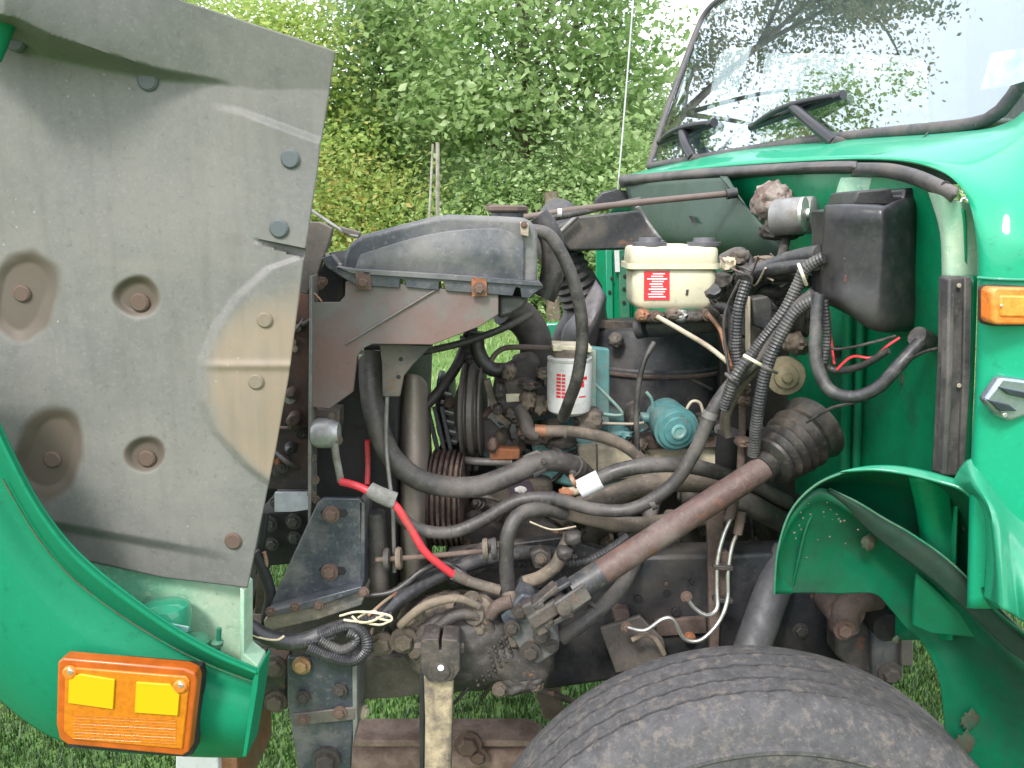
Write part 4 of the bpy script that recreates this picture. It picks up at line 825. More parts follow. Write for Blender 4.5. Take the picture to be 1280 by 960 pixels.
# black heater/fuse cover box
bxv = [(1031, 262), (1034, 256), (1067, 253), (1070, 238), (1115, 235), (1120, 245), (1128, 236), (1150, 234), (1166, 242), (1167, 300), (1160, 380), (1150, 405), (1100, 412), (1080, 402), (1066, 385), (1054, 383), (1040, 386), (1028, 376), (1027, 330)]
fb = sheet('heater_cover', truck, cover, [[(1034, 258, 1.48), (1060, 256, 1.42), (1096, 257, 1.39), (1106, 258, 1.385), (1120, 252, 1.4), (1148, 244, 1.44), (1166, 243, 1.50)],
    [(1031, 262, 1.46), (1058, 262, 1.395), (1094, 264, 1.362), (1106, 264, 1.358), (1124, 262, 1.38), (1150, 258, 1.43), (1167, 256, 1.5)],
    [(1029, 300, 1.46), (1056, 300, 1.395), (1093, 302, 1.362), (1106, 302, 1.357), (1124, 300, 1.38), (1149, 298, 1.43), (1166, 298, 1.5)],
    [(1027, 345, 1.46), (1054, 348, 1.395), (1090, 352, 1.362), (1104, 352, 1.357), (1122, 350, 1.38), (1146, 350, 1.43), (1162, 350, 1.5)],
    [(1026, 374, 1.46), (1052, 380, 1.395), (1082, 402, 1.364), (1102, 408, 1.358), (1120, 408, 1.38), (1140, 406, 1.43), (1154, 402, 1.5)],
    [(1032, 380, 1.5), (1054, 386, 1.46), (1084, 406, 1.42), (1102, 413, 1.42), (1120, 413, 1.43), (1136, 411, 1.47), (1150, 406, 1.52)]], 5, 5, .004, 'black moulded plastic cover on the firewall', smooth=60)
poly('cover_top', fb, cover, [(1066, 256), (1072, 238), (1114, 235), (1117, 246), (1128, 246), (1130, 236), (1150, 233), (1163, 243), (1160, 258)], 1.42, .12, .004)
poly('cover_back', fb, cover, [(1034, 262), (1164, 250), (1158, 395), (1100, 408), (1034, 376)], 1.47, .08, .004)
blob('reddish_smear', fb, M('smear', (.09, .03, .03), rough=.6), (1061, 349, 1.388), (6, .001, 7), .4, 3, 3)
bolt(fb, blackm, 1057, 324, 1.392, 2.5, kind='disc', name='cover_screw')

# ---------- hoses and wiring
def H(name, mat, r, pts, label=None, **k): return tube(name, truck, mat, r, pts, label, **k)
h1 = H('radiator_hose', rubber_d, 13.5, [(462, 440, 1.62), (463, 480, 1.60), (470, 525, 1.59), (490, 572, 1.59), (530, 602, 1.6), (590, 609, 1.62), (640, 593, 1.64), (676, 577, 1.66), (712, 580, 1.7), (736, 598, 1.76)], 'thick grey lower radiator hose', seg=20, wob=.015)
tube('hose_clamp', h1, greym, 15.5, [(660, 584, 1.655), (668, 580, 1.66), (676, 577, 1.665)], 'grey band clamp', seg=20, wob=0)
tube('hose_clamp', h1, silver, 14.5, [(460, 440, 1.62), (461, 447, 1.62)], seg=20, wob=0)
for q in ((680, 574), (700, 575), (716, 588)): bolt(h1, blackm, q[0], q[1]+3, 1.635, 3)
H('vent_hose', rubber_d, 6.5, [(583, 422, 1.95), (572, 455, 1.9), (548, 490, 1.86), (515, 525, 1.82), (492, 555, 1.78)], 'thin hose running down in front of the shroud')
H('heater_hose', rubber_d, 8.5, [(494, 640, 1.56), (520, 660, 1.56), (560, 666, 1.56), (600, 652, 1.56), (645, 627, 1.56), (690, 623, 1.56), (740, 636, 1.56), (790, 636, 1.55), (838, 608, 1.54), (868, 565, 1.53), (890, 515, 1.53), (915, 480, 1.53), (955, 440, 1.5), (985, 395, 1.48), (1018, 368, 1.45)], 'long grey heater hose sweeping across the engine', wob=.03)
H('heater_hose', rubber_t, 10, [(690, 634, 1.6), (740, 648, 1.6), (790, 656, 1.62), (850, 650, 1.66), (905, 645, 1.7)], 'tan dusty hose behind the steering shaft', wob=.05)
H('return_hose', rubber_d, 9.5, [(636, 748, 1.5), (633, 705, 1.5), (635, 668, 1.5), (650, 643, 1.52), (680, 636, 1.55), (705, 642, 1.58)], 'curved black hose rising from the steering valve')
H('insulated_pipe', rubber_t, 14, [(700, 645, 1.68), (745, 628, 1.68), (800, 608, 1.7), (850, 600, 1.72), (905, 606, 1.75)], 'thick pipe wrapped in tan insulation', wob=.12)
H('power_hose', rubber, 9.5, [(744, 601, 1.6), (775, 588, 1.6), (820, 581, 1.6), (870, 584, 1.63), (925, 600, 1.68), (985, 628, 1.72)], 'black hose with white sleeve')
sl_ = H('hose_sleeve', white, 12.5, [(724, 612, 1.6), (736, 606, 1.6), (750, 599, 1.6)], 'white sleeve around the black hose', wob=0, seg=20)
blob('brass_fitting', sl_, rusto, (708, 616, 1.6), (9, .015, 6), .3, 3, 3, sq=3)
tube('brass_elbow', sl_, creampipe, 6, [(704, 616, 1.6), (718, 614, 1.6), (726, 611, 1.6)])
H('steering_hose', rubber_d, 9, [(702, 798, 1.5), (740, 770, 1.5), (775, 735, 1.54), (795, 700, 1.6), (808, 660, 1.64), (820, 620, 1.7)], 'grey hose passing below the steering shaft')
H('spring_hose', loom, 6, [(710, 704, 1.56), (735, 700, 1.56), (760, 688, 1.57), (785, 670, 1.58)], 'small coiled black hose', corr=4.2)
H('overflow_hose', rubber, 8, [(664, 288, 1.56), (686, 294, 1.56), (706, 325, 1.56), (722, 370, 1.56), (728, 420, 1.57), (722, 470, 1.58), (712, 500, 1.62), (704, 522, 1.68)], 'black overflow hose arching from the tank')
H('radiator_hose', rubber, 15, [(672, 270, 1.75), (690, 300, 1.75), (690, 345, 1.75), (680, 372, 1.75)], 'black hose behind the tank corner')
H('radiator_hose', rubber_d, 21, [(630, 385, 1.95), (655, 400, 1.98), (670, 430, 2.0), (668, 490, 2.02)], 'large upper radiator hose', seg=24)
H('radiator_hose', rubber, 9.5, [(596, 415, 1.85), (598, 440, 1.85), (612, 460, 1.85), (635, 462, 1.85), (652, 452, 1.86)], 'short curled black hose')
H('bypass_hose', rubber_d, 4.5, [(528, 440, 1.8), (580, 428, 1.8), (630, 410, 1.85), (665, 392, 1.9)])
H('pressure_pipe', pinkp, 3.5, [(613, 452, 1.85), (622, 440, 1.85), (640, 434, 1.84), (695, 436, 1.8)], 'thin pinkish pipe to the filter head')
H('ribbed_duct', loom, 9.5, [(588, 400, 1.92), (588, 440, 1.92), (590, 470, 1.92)], corr=7)
H('cowl_rod', pinkp, 4.2, [(655, 272, 2.0), (720, 262, 2.02), (800, 253, 2.06), (912, 242, 2.1)], 'long rod running to the cowl', wob=.05)
H('cowl_rod', rubber_d, 4, [(668, 276, 1.98), (705, 270, 2.0), (760, 258, 2.05), (800, 250, 2.08)])
H('rod_tip', blackp, 6.5, [(908, 243, 2.09), (921, 241, 2.09)], wob=0)
H('rod_clip', white, 5.5, [(697, 266, 1.98), (702, 266, 1.98)], wob=0)
H('wiper_linkage', greym, 3, [(797, 258, 2.2), (810, 280, 2.2), (828, 304, 2.1)], wob=0)
H('compressor_hose', rubber_t, 7.5, [(676, 539, 1.74), (720, 540, 1.74), (765, 550, 1.74), (795, 568, 1.74), (812, 590, 1.74)], 'brown hose leaving the compressor')
H('hose_collar', copper, 8, [(668, 538, 1.74), (682, 539, 1.74)], wob=0)
H('vacuum_hose', rubber, 3.6, [(818, 428, 1.75), (804, 455, 1.74), (796, 500, 1.74), (796, 545, 1.74), (798, 578, 1.74)], 'thin black vacuum hose')
H('brake_pipe', creampipe, 3.2, [(822, 396, 1.8), (850, 412, 1.75), (885, 433, 1.7), (910, 453, 1.65)], 'cream steel brake pipe')
H('brake_pipe', copper, 3, [(886, 394, 1.8), (900, 412, 1.75), (908, 440, 1.7), (914, 460, 1.65)], 'copper brake pipe')
bp1 = H('brake_pipe', silver, 2.6, [(918, 640, 1.56), (905, 668, 1.55), (897, 700, 1.54), (896, 735, 1.53), (896, 760, 1.52), (884, 769, 1.51), (868, 760, 1.51), (858, 746, 1.51)], 'bright steel brake line with a low loop', wob=0)
bp2 = H('brake_pipe', silver, 2.6, [(930, 650, 1.56), (916, 680, 1.55), (910, 715, 1.54), (909, 750, 1.53), (898, 778, 1.51), (876, 800, 1.5), (855, 798, 1.5), (842, 775, 1.5), (828, 774, 1.5), (806, 788, 1.5), (784, 784, 1.5)], 'bright steel brake line with two bends', wob=0)
for a in ((927, 640, 922, 668), (918, 625, 912, 648)): tube('pipe_union', bp1, rustm, 6, [(a[0], a[1], 1.56), (a[2], a[3], 1.55)], wob=.2)
for a in ((858, 746), (783, 784)): bolt(bp2, rustb, a[0], a[1], 1.51, 5)
poly('pipe_bracket', bp2, rustm, [(897, 690), (911, 690), (910, 745), (898, 745)], 1.56, .02, .002)
for v in (707, 748): boxbetween('pipe_clip', bp2, grease, (891, v, 1.54), (915, v+2, 1.54), .010, .02, .002)
H('pipe_loop', grease_t, 3.5, [(790, 800, 1.52), (806, 793, 1.52), (820, 800, 1.52), (830, 818, 1.52)])
def band(par, mat, a_, b_, r_): tube('hose_band', par, mat, r_, [a_, b_], wob=0, seg=16)
band(h1, rubber, (690, 573.5, 1.68), (696, 575, 1.684), 14.6); band(h1, rubber, (716, 583, 1.705), (721, 586, 1.715), 14.6)
for q in (((688, 623, 1.56), (693, 623.5, 1.56), 9.6, rubber), ((560, 666, 1.56), (565, 665.5, 1.56), 9.4, rubber), ((886, 523, 1.53), (889, 515, 1.53), 9.8, greym), ((812, 630, 1.545), (818, 627, 1.545), 9.4, rubber), ((835, 649, 1.65), (842, 649, 1.655), 12, rubber_t), ((715, 602, 1.6), (719, 600, 1.6), 9, copper), ((704, 540, 1.74), (708, 540, 1.74), 8.6, greym), ((740, 764, 1.505), (744, 761, 1.51), 10, grease)):
    band(truck, q[3], q[0], q[1], q[2])
# red battery cable
rc = H('battery_cable', redc, 5, [(426, 602, 1.50), (445, 607, 1.49), (465, 616, 1.48), (492, 630, 1.47), (510, 655, 1.47), (530, 688, 1.47), (550, 706, 1.48), (566, 718, 1.49)], 'red battery cable with grey connector', wob=.03)
tube('cable_connector', rc, M('grey_connector', (.17, .175, .165), (.1, .09, .08), .5, 20, rough=.8, bump=.3), 10, [(462, 612, 1.48), (478, 620, 1.475), (494, 626, 1.475)], wob=.25, seg=10)
tube('cable_tail', rc, rubber_t, 7, [(566, 718, 1.49), (590, 728, 1.5), (625, 738, 1.5)])
H('battery_cable', redc, 3.5, [(459, 550, 1.62), (460, 580, 1.62), (459, 606, 1.6)], 'short vertical red cable')
# wiring harness low left
H('wiring_loom', loom, 10, [(312, 783, 1.4), (335, 797, 1.4), (375, 802, 1.42), (425, 785, 1.44), (470, 772, 1.46), (505, 745, 1.5), (545, 722, 1.55), (620, 695, 1.6), (700, 690, 1.65)], 'taped wiring loom low in the bay', corr=0, wob=.12)
H('wiring_loom', loom, 7, [(345, 806, 1.41), (400, 800, 1.42), (440, 780, 1.43), (490, 770, 1.45)], corr=4.2)
H('wiring_loom', loom, 7.5, [(385, 810, 1.40), (410, 820, 1.40), (440, 826, 1.40), (458, 812, 1.40), (455, 792, 1.41), (435, 783, 1.42), (400, 795, 1.42)], 'coiled loop of wiring loom', corr=3)
H('wiring_loom', loom, 6.5, [(400, 800, 1.41), (425, 812, 1.41), (442, 806, 1.41), (446, 796, 1.41), (435, 790, 1.41)], corr=3)
H('wiring_loom', rubber, 4, [(440, 745, 1.5), (490, 740, 1.5), (530, 712, 1.52), (560, 705, 1.54), (600, 735, 1.5)])
H('wiring_loom', rubber, 8, [(485, 765, 1.48), (505, 735, 1.52), (560, 706, 1.6), (615, 680, 1.66)])
H('wiring_loom', loom, 9, [(520, 730, 1.56), (570, 715, 1.6), (640, 702, 1.64), (720, 700, 1.66)], corr=4.2)
tube('end_cap', truck, rubber_t, 9, [(318, 768, 1.42), (317, 785, 1.41)])
wirew = M('cream_wire', (.62, .52, .36), rough=.6, bump=0)
for pts in ([(425, 770, 1.42), (445, 765, 1.41), (470, 766, 1.40), (488, 770, 1.40), (488, 776, 1.4), (470, 772, 1.4)], [(440, 770, 1.42), (450, 778, 1.41), (466, 776, 1.40), (480, 768, 1.40)], [(430, 775, 1.42), (455, 778, 1.41), (475, 781, 1.4), (488, 776, 1.4)], [(305, 786, 1.39), (322, 796, 1.385), (345, 800, 1.39), (355, 795, 1.4)], [(448, 772, 1.42), (458, 766, 1.41), (470, 764, 1.4)]):
    H('loose_wire', wirew, 1.6, pts, wob=0, seg=6)
H('loose_wire', copper, 2, [(460, 770, 1.43), (480, 752, 1.46), (498, 740, 1.5)], seg=6)
H('ignition_wire', creampipe, 1.3, [(662, 652, 1.52), (690, 662, 1.52), (720, 658, 1.52)], seg=6)
# right-hand bundles
H('wiring_loom', loom, 8, [(1030, 322, 1.44), (1008, 335, 1.46), (998, 355, 1.47), (980, 390, 1.48), (950, 430, 1.5), (920, 470, 1.5), (905, 510, 1.52)], 'corrugated loom from the heater cover', corr=4.2)
H('wiring_loom', loom, 8.2, [(1025, 372, 1.42), (1000, 385, 1.44), (978, 415, 1.45), (960, 455, 1.46), (948, 510, 1.48), (942, 568, 1.52)], 'corrugated loom running down to the boot', corr=4.2)
H('wiring_loom', loom, 7.5, [(934, 352, 1.56), (924, 385, 1.56), (920, 430, 1.57), (924, 465, 1.57)], 'upright corrugated loom', corr=4.2)
H('wiring_loom', loom, 8, [(1023, 368, 1.40), (1020, 410, 1.39), (1020, 450, 1.38), (1036, 486, 1.36), (1066, 496, 1.33), (1098, 484, 1.31), (1125, 455, 1.30), (1150, 428, 1.31)], 'loom loop hanging below the heater cover', wob=.05)
H('wiring_loom', loom, 5.5, [(1030, 375, 1.42), (1034, 420, 1.42), (1030, 455, 1.42)], corr=4.2)
tube('grommet', truck, rubber, 13, [(1146, 420, 1.33), (1160, 428, 1.34)])
H('wiring_loom', rubber, 4.5, [(1024, 440, 1.42), (1040, 462, 1.42), (1075, 458, 1.38), (1110, 438, 1.34)])
for pts in ([(1036, 388, 1.44), (1038, 420, 1.44), (1043, 455, 1.43)], [(1046, 462, 1.4), (1065, 446, 1.39), (1090, 447, 1.38), (1110, 432, 1.36), (1125, 422, 1.35)]): H('thin_wire', redc, 1.8, pts, wob=0, seg=6)
for pts in ([(1033, 400, 1.44), (1036, 432, 1.42), (1060, 435, 1.4), (1120, 420, 1.36)], [(1008, 528, 1.5), (1040, 510, 1.44), (1080, 498, 1.36), (1140, 448, 1.3), (1178, 434, 1.25)], [(912, 470, 1.6), (905, 400, 1.62), (925, 350, 1.6)]): H('thin_wire', rubber, 2, pts, wob=0, seg=6)
for k, pts in enumerate(([(905, 372, 1.75), (925, 350, 1.7), (960, 338, 1.64), (1020, 330, 1.5)], [(905, 325, 1.78), (925, 318, 1.74), (935, 335, 1.7), (930, 352, 1.66)], [(925, 345, 1.7), (960, 335, 1.66), (990, 325, 1.6), (1028, 318, 1.5)], [(930, 372, 1.72), (950, 350, 1.7), (990, 345, 1.66), (1010, 352, 1.6)], [(945, 360, 1.74), (980, 365, 1.7), (1000, 352, 1.64)], [(910, 350, 1.8), (930, 380, 1.78), (925, 420, 1.76)], [(898, 385, 1.8), (915, 392, 1.76), (918, 440, 1.72)])):
    H('wiring_loom', rubber if k % 2 else loom, 8+2*(k % 3), pts, wob=.2)
for k in range(9):
    a = 900+k*9; H('thin_wire', random.choice([rubber, creampipe, rubber, pinkp]), 1.4, [(a, 310+random.uniform(0, 40), 1.72), (a+15, 340+random.uniform(-20, 20), 1.68), (a+30, 325+random.uniform(-10, 30), 1.62)], wob=0, seg=6)
for q in ((910, 330, 7, 8, creamm), (957, 325, 12, 5, grease_t), (975, 330, 14, 8, grease), (925, 322, 9, 9, grease), (948, 348, 12, 8, darkg), (985, 372, 14, 12, darkg), (965, 400, 12, 14, grease), (905, 350, 8, 10, darkg), (1000, 400, 10, 20, darkg), (925, 338, 5, 5, creamm)):
    blob('connector_block', truck, q[4], (q[0], q[1], 1.72), (q[2], .035, q[3]), .35, 3, 3, sq=4)
poly('relay_box', truck, blackp, [(941, 373), (960, 370), (966, 378), (966, 408), (958, 414), (944, 408)], 1.62, .05, .004, 'small black relay block among the looms')
poly('relay_mount', truck, creampipe, [(935, 371), (938, 371), (938, 440), (935, 440)], 1.63, .02, .0005)
horn = lathe('round_booster', truck, M('olive_zinc', (.22, .19, .12), (.12, .1, .07), .5, 12, rough=.6, metal=.3), P(982, 470, 1.66), (-.1, -1, 0), [(-.06, .02), (-.02, .04), (0, .042), (.004, .04), (.006, .026), (.012, .024), (.014, .012), (.02, .01), (.021, 0)], 32, 'round ribbed zinc diaphragm behind the looms')
blob('coil_stack', horn, grease_t, (995, 430, 1.66), (14, .03, 14), .4, 4, 3)
poly('heater_shadow_plate', truck, darkg, [(900, 345), (1020, 340), (1022, 560), (900, 560)], 2.0, .03, .003, 'dark plate standing in for the shadow behind the wiring')  # dark sheet put in as the shadow behind the looms
H('rust_pipe', rustm, 5, [(927, 470, 1.62), (928, 530, 1.62), (926, 590, 1.62)], 'rusty upright pipe', wob=.2)
for v in (482, 500, 552): blob('pipe_joint', truck, rustb, (928, v, 1.61), (9, .02, 6), .3, 3, 3, sq=3)
H('dark_pipe', black, 14, [(911, 540, 1.7), (908, 575, 1.72), (912, 610, 1.74)])
for q in ((905, 485), (903, 520)): H('heater_hose', rubber_t, 5.5, [(948, 455, 1.54), (922, 490, 1.55), (908, 520, 1.56), (910, 545, 1.57)] if q[1] == 485 else [(935, 470, 1.56), (912, 500, 1.57), (905, 530, 1.58), (912, 545, 1.58)])
tie = M('cream_tie', (.62, .58, .42), rough=.5, bump=0)
for (u, v, du, dv, Y) in ((944, 452, 14, 8, 1.47), (1003, 343, 5, 13, 1.45), (915, 475, 8, 8, 1.5), (962, 462, 9, 4, 1.44)):
    H('cable_tie', tie if Y != 1.5 and Y != 1.44 else rubber_d, 2.2, [(u-du, v-dv, Y), (u, v, Y-.015), (u+du, v+dv, Y)], wob=0, seg=6)
H('lower_pipe', rubber_d, 14, [(905, 615, 1.66), (945, 635, 1.68), (1010, 668, 1.75)], 'brown pipe below the boot')
H('lower_pipe', black, 15, [(930, 590, 1.74), (975, 620, 1.76), (1020, 650, 1.8)])

# ---------- steering column
a, b = P(735, 727, 1.42), P(962, 580, 1.52)
shaft = tube('steering_shaft', truck, shaftm, .0255, [a, a.lerp(b, .5), b], 'rusty red steering shaft running diagonally', world=True, wob=.015, seg=28)
d = (b-a).normalized()
link_ = tube('shaft_sleeve', shaft, blackm, .0262, [a-d*.035, a+d*.03], world=True, wob=0, seg=24)
lathe('rubber_boot', shaft, M('boot_rubber', (.024, .022, .021), (.085, .07, .052), .35, 9, rough=.42, bump=.1), b-d*.02, d+V((.05, .3, .0)), [(0, .026), (.0, .03), (.02, .031), (.023, .043), (.028, .05), (.034, .052), (.040, .044), (.046, .052), (.052, .057), (.058, .047), (.064, .055), (.071, .061), (.078, .05), (.084, .058), (.092, .065), (.1, .053), (.106, .06), (.116, .068), (.13, .062), (.15, .066), (.16, .072), (.17, .02)], 48, 'ribbed black rubber boot on the steering column', smooth=30)
# yoke
c = a-d*.05
up_ = d.cross(V((0, 1, 0))).normalized()
for s_ in (1, -1):
    boxbetween('yoke_fork', shaft, blackm, a-d*.03+up_*s_*.024, a-d*.085+up_*s_*.026, .010, .035, .003, world=True)
lathe('cross_bearing', shaft, grease, c-d*.012+V((0, -.03, 0)), (0, 1, 0), [(0, .012), (.002, .015), (.06, .015), (.062, .012)], 20)
lathe('cross_bearing', shaft, grease, c-d*.012+up_*-.032, up_, [(0, .010), (.064, .010)], 16)
n_ = V((0, -1, 0)); n_ = (n_-d*n_.dot(d)).normalized()
boxbetween('yoke_fork', shaft, blackm, a-d*.012+n_*.031, a-d*.08+n_*.034, .034, .009, .003, world=True)
lathe('bearing_cap', shaft, grease, a-d*.066+n_*.036, n_, [(0, .014), (.006, .014), (.007, .01), (.0075, 0)], 20)
for s_ in (1, -1): boxbetween('lower_yoke', shaft, grease, a-d*.055+up_*s_*.03, a-d*.115+up_*s_*.022, .011, .036, .003, world=True)
boxbetween('lower_yoke', shaft, grease, a-d*.105-up_*.026, a-d*.105+up_*.026, .03, .036, .004, world=True)
boxbetween('yoke_body', shaft, grease, c-d*.02, c-d*.085, .03, .045, .005, world=True)
boxbetween('yoke_clamp', shaft, grease, c-d*.07-up_*.035, c-d*.07+up_*.035, .022, .03, .004, world=True)

# ---------- steering gear
gear = blob('steering_gear', truck, grease, (580, 798, 1.53), (72, .085, 54), .1, 2.0, 5, sq=2.8, label='greasy cast iron steering gear box')
blob('gear_casting', gear, grease, (638, 812, 1.525), (58, .075, 34), .12, 2.2, 4, rot=.5, sq=2.6)
blob('gear_casting', gear, grease_t, (540, 765, 1.53), (42, .06, 20), .25, 3, 4, rot=-.35)
blob('gear_casting', gear, grease_t, (602, 770, 1.50), (20, .05, 24), .25, 3, 4)
blob('gear_casting', gear, grease, (655, 840, 1.50), (30, .05, 17), .15, 3, 4, rot=-.3, sq=3)
for u, v, r in ((524, 768, 6), (590, 750, 8), (505, 800, 12), (477, 805, 11), (520, 815, 7), (668, 855, 8), (640, 800, 8), (625, 862, 7)): bolt(gear, grease_t, u, v, 1.465, r)
lathe('cover_dome', gear, grease_t, P(600, 764, 1.49), (-.3, -1, .3), [(0, .035), (.02, .034), (.03, .022), (.04, .02), (.042, 0)], 24)
tube('gear_ridge', gear, grease_t, 6, [(500, 782, 1.46), (530, 758, 1.45), (570, 748, 1.45), (600, 758, 1.45)], wob=.3)
tube('gear_ridge', gear, grease, 8, [(548, 830, 1.46), (545, 790, 1.45), (575, 768, 1.45), (605, 775, 1.46), (618, 800, 1.47)], wob=.2)
# finned texture bumps
for i in range(7):
    for j in range(5):
        blob('casting_nub', gear, darkg, (590+i*7+j*2, 832-i*6+j*6, 1.452), (2.6, .006, 2.6), .1, 3, 1)
vb = poly('valve_body', truck, bluem, [(625, 772), (652, 742), (667, 747), (700, 800), (698, 815), (672, 832), (655, 822)], 1.45, .09, .006, 'steering gear valve body', seg=3)
poly('valve_cover', vb, M('valve_dirty', (.16, .15, .14), (.06, .065, .075), .5, 12, rough=.6, bump=.5), [(660, 752), (670, 750), (699, 798), (690, 812), (676, 796)], 1.442, .03, .004)
for u, v, r in ((677, 795, 8), (690, 808, 6), (650, 765, 7), (668, 770, 4), (640, 785, 7), (663, 815, 9)): bolt(vb, grease, u, v, 1.438, r)
tube('valve_port', vb, grease_t, 9, [(640, 760, 1.46), (636, 742, 1.48)], wob=.1)
tube('valve_port', vb, rustm, 9, [(612, 770, 1.46), (622, 758, 1.46), (640, 752, 1.46)], wob=.2)
lk = tube('hydraulic_elbow', truck, grease_t, 9, [(655, 728, 1.52), (675, 722, 1.52), (694, 708, 1.52), (704, 690, 1.53), (714, 668, 1.55)], 'tan caked hydraulic elbow fitting', wob=.3)
for q in ((706, 690), (716, 672)): blob('elbow_nut', lk, grease, (q[0], q[1], 1.52), (10, .02, 8), .2, 3, 3, sq=4)
poly('elbow_flange', lk, grease, [(662, 692), (676, 686), (690, 694), (688, 712), (668, 712)], 1.54, .03, .004)
bolt(lk, grease_t, 676, 699, 1.535, 5)
poly('bracket_plate', truck, blackm, [(560, 690), (700, 672), (760, 690), (770, 720), (700, 730), (640, 745), (560, 730)], 1.68, .03, .003)
# pitman arm
pit = poly('pitman_arm', truck, dusty, [(529, 838), (567, 838), (565, 900), (563, 1000), (530, 1000), (531, 900)], 1.40, .035, .006, 'cream dusted pitman arm hanging from the gear', seg=3)
poly('arm_side', pit, black, [(524, 840), (531, 838), (531, 1000), (524, 1000)], 1.41, .05, .004)
poly('clamp', pit, grease, [(526, 802), (532, 799), (548, 799), (549, 814), (552, 814), (552, 799), (572, 801), (575, 806), (575, 838), (566, 852), (536, 852), (526, 840)], 1.385, .06, .005, 'split clamp of the pitman arm', seg=3)
lathe('spline_end', pit, grease, P(551, 838, 1.386), (0, -1, 0), [(0, .026), (.003, .025), (.003, .018), (.006, .017), (.006, 0)], 28)
bolt(pit, paper, 551, 835, 1.379, 4, kind='disc', name='white_paint_dot', label='white paint dot on the shaft end')
for u, ax in ((518, (1, 0, 0)), (580, (-1, 0, 0))):
    lathe('clamp_bolt', pit, grease, P(u, 810, 1.41), ax, [(0, .010), (.008, .012), (.014, .012), (.014, .016), (.022, .016)], 6)

# ---------- frame, brackets
rail = poly('frame_rail', truck, M('rail_steel', (.018, .02, .025), (.05, .044, .04), .45, 5, rough=.38, bump=.15, rust=(.16, .1, .06), ramt=.08), [(690, 760), (780, 700), (800, 696), (890, 694), (1080, 690), (1080, 852), (760, 852), (690, 862), (430, 872), (430, 822), (560, 800)], 1.60, .08, .008, 'dusty black steel frame rail')
fr2 = poly('rail_face', rail, M('brown_dusty_rail', (.095, .08, .065), (.14, .12, .1), .5, 6, rough=.75, bump=.15), [(438, 822), (520, 822), (530, 868), (500, 872), (438, 876)], 1.58, .02, .003)
for u, v, r, m_ in ((798, 749, 5, black), (834, 742, 4, black), (845, 765, 6, black), (833, 730, 3, rustb), (801, 750, 3, black), (865, 727, 3, black)): bolt(rail, m_, u, v, 1.594, r, kind='disc', name='drilled_hole')
poly('rail_patch', rail, rustm, [(818, 776), (882, 772), (884, 792), (822, 796)], 1.59, .012, .002)
bolt(rail, rusto, 862, 797, 1.58, 5)
poly('rail_bracket', rail, brownp, [(750, 786), (800, 770), (830, 800), (835, 830), (770, 842)], 1.56, .012, .003, 'grey brown bracket plate on the rail')
poly('rust_bracket', rail, rustm, [(765, 762), (786, 762), (790, 790), (772, 792)], 1.57, .03, .003)
poly('rust_upright', rail, rustm, [(884, 640), (906, 636), (903, 700), (898, 835), (888, 836)], 1.58, .015, .002, 'rusty upright bracket behind the brake lines')
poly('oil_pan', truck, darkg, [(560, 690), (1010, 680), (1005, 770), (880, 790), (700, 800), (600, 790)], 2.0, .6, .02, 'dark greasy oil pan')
axm = M('axle_rust', (.27, .19, .155), (.14, .09, .07), .5, 10, rough=.85, bump=.5)
ax_ = tube('front_axle', truck, axm, 20, [(380, 948, 1.95), (520, 944, 1.95), (700, 946, 1.95), (900, 946, 1.95)], 'rusty front axle beam', wob=.05, seg=16)
poly('axle_flange', ax_, axm, [(430, 926), (660, 926), (680, 934), (430, 934)], 1.9, .1, .004)
for u, v, r in ((585, 930, 12), (598, 945, 8)): bolt(ax_, rustb, u, v, 1.88, r)
poly('spring_hanger', truck, rustm, [(664, 850), (700, 850), (706, 900), (680, 900)], 1.9, .04, .003, 'rusty spring hanger')
# bumper bracket
bb = poly('bumper_bracket', truck, bluem, [(359, 822), (440, 822), (445, 880), (440, 928), (436, 1010), (378, 1010), (366, 920), (359, 880)], 1.45, .012, .003, 'blue black bumper bracket plate with bolts')
poly('bracket_return', bb, greym, [(440, 822), (446, 826), (447, 905), (441, 930)], 1.445, .1, .002)
poly('bracket_strip', bb, brownp, [(366, 893), (444, 884), (444, 900), (367, 908)], 1.444, .006, .002)
for u, v, r, m_ in ((377, 832, 8, M('brass_bolt', (.3, .19, .08), (.2, .12, .07), .5, 40, rough=.6)), (379, 872, 6, grease), (425, 863, 6, grease), (380, 900, 5, rustb), (425, 891, 6, rustb), (430, 828, 5, grease), (408, 950, 12, grease)): bolt(bb, m_, u, v, 1.442, r)
poly('side_block', bb, blackm, [(325, 825), (358, 825), (358, 888), (326, 888)], 1.49, .05, .004)
for u, v in ((343, 833), (345, 877)): bolt(bb, grease_t, u, v, 1.486, 10)
poly('block_edge', bb, rustm, [(320, 825), (326, 825), (325, 890), (318, 892)], 1.48, .05, .002)
bolt(bb, creamm, 455, 890, 1.5, 6, axis=(-1, .4, 0))

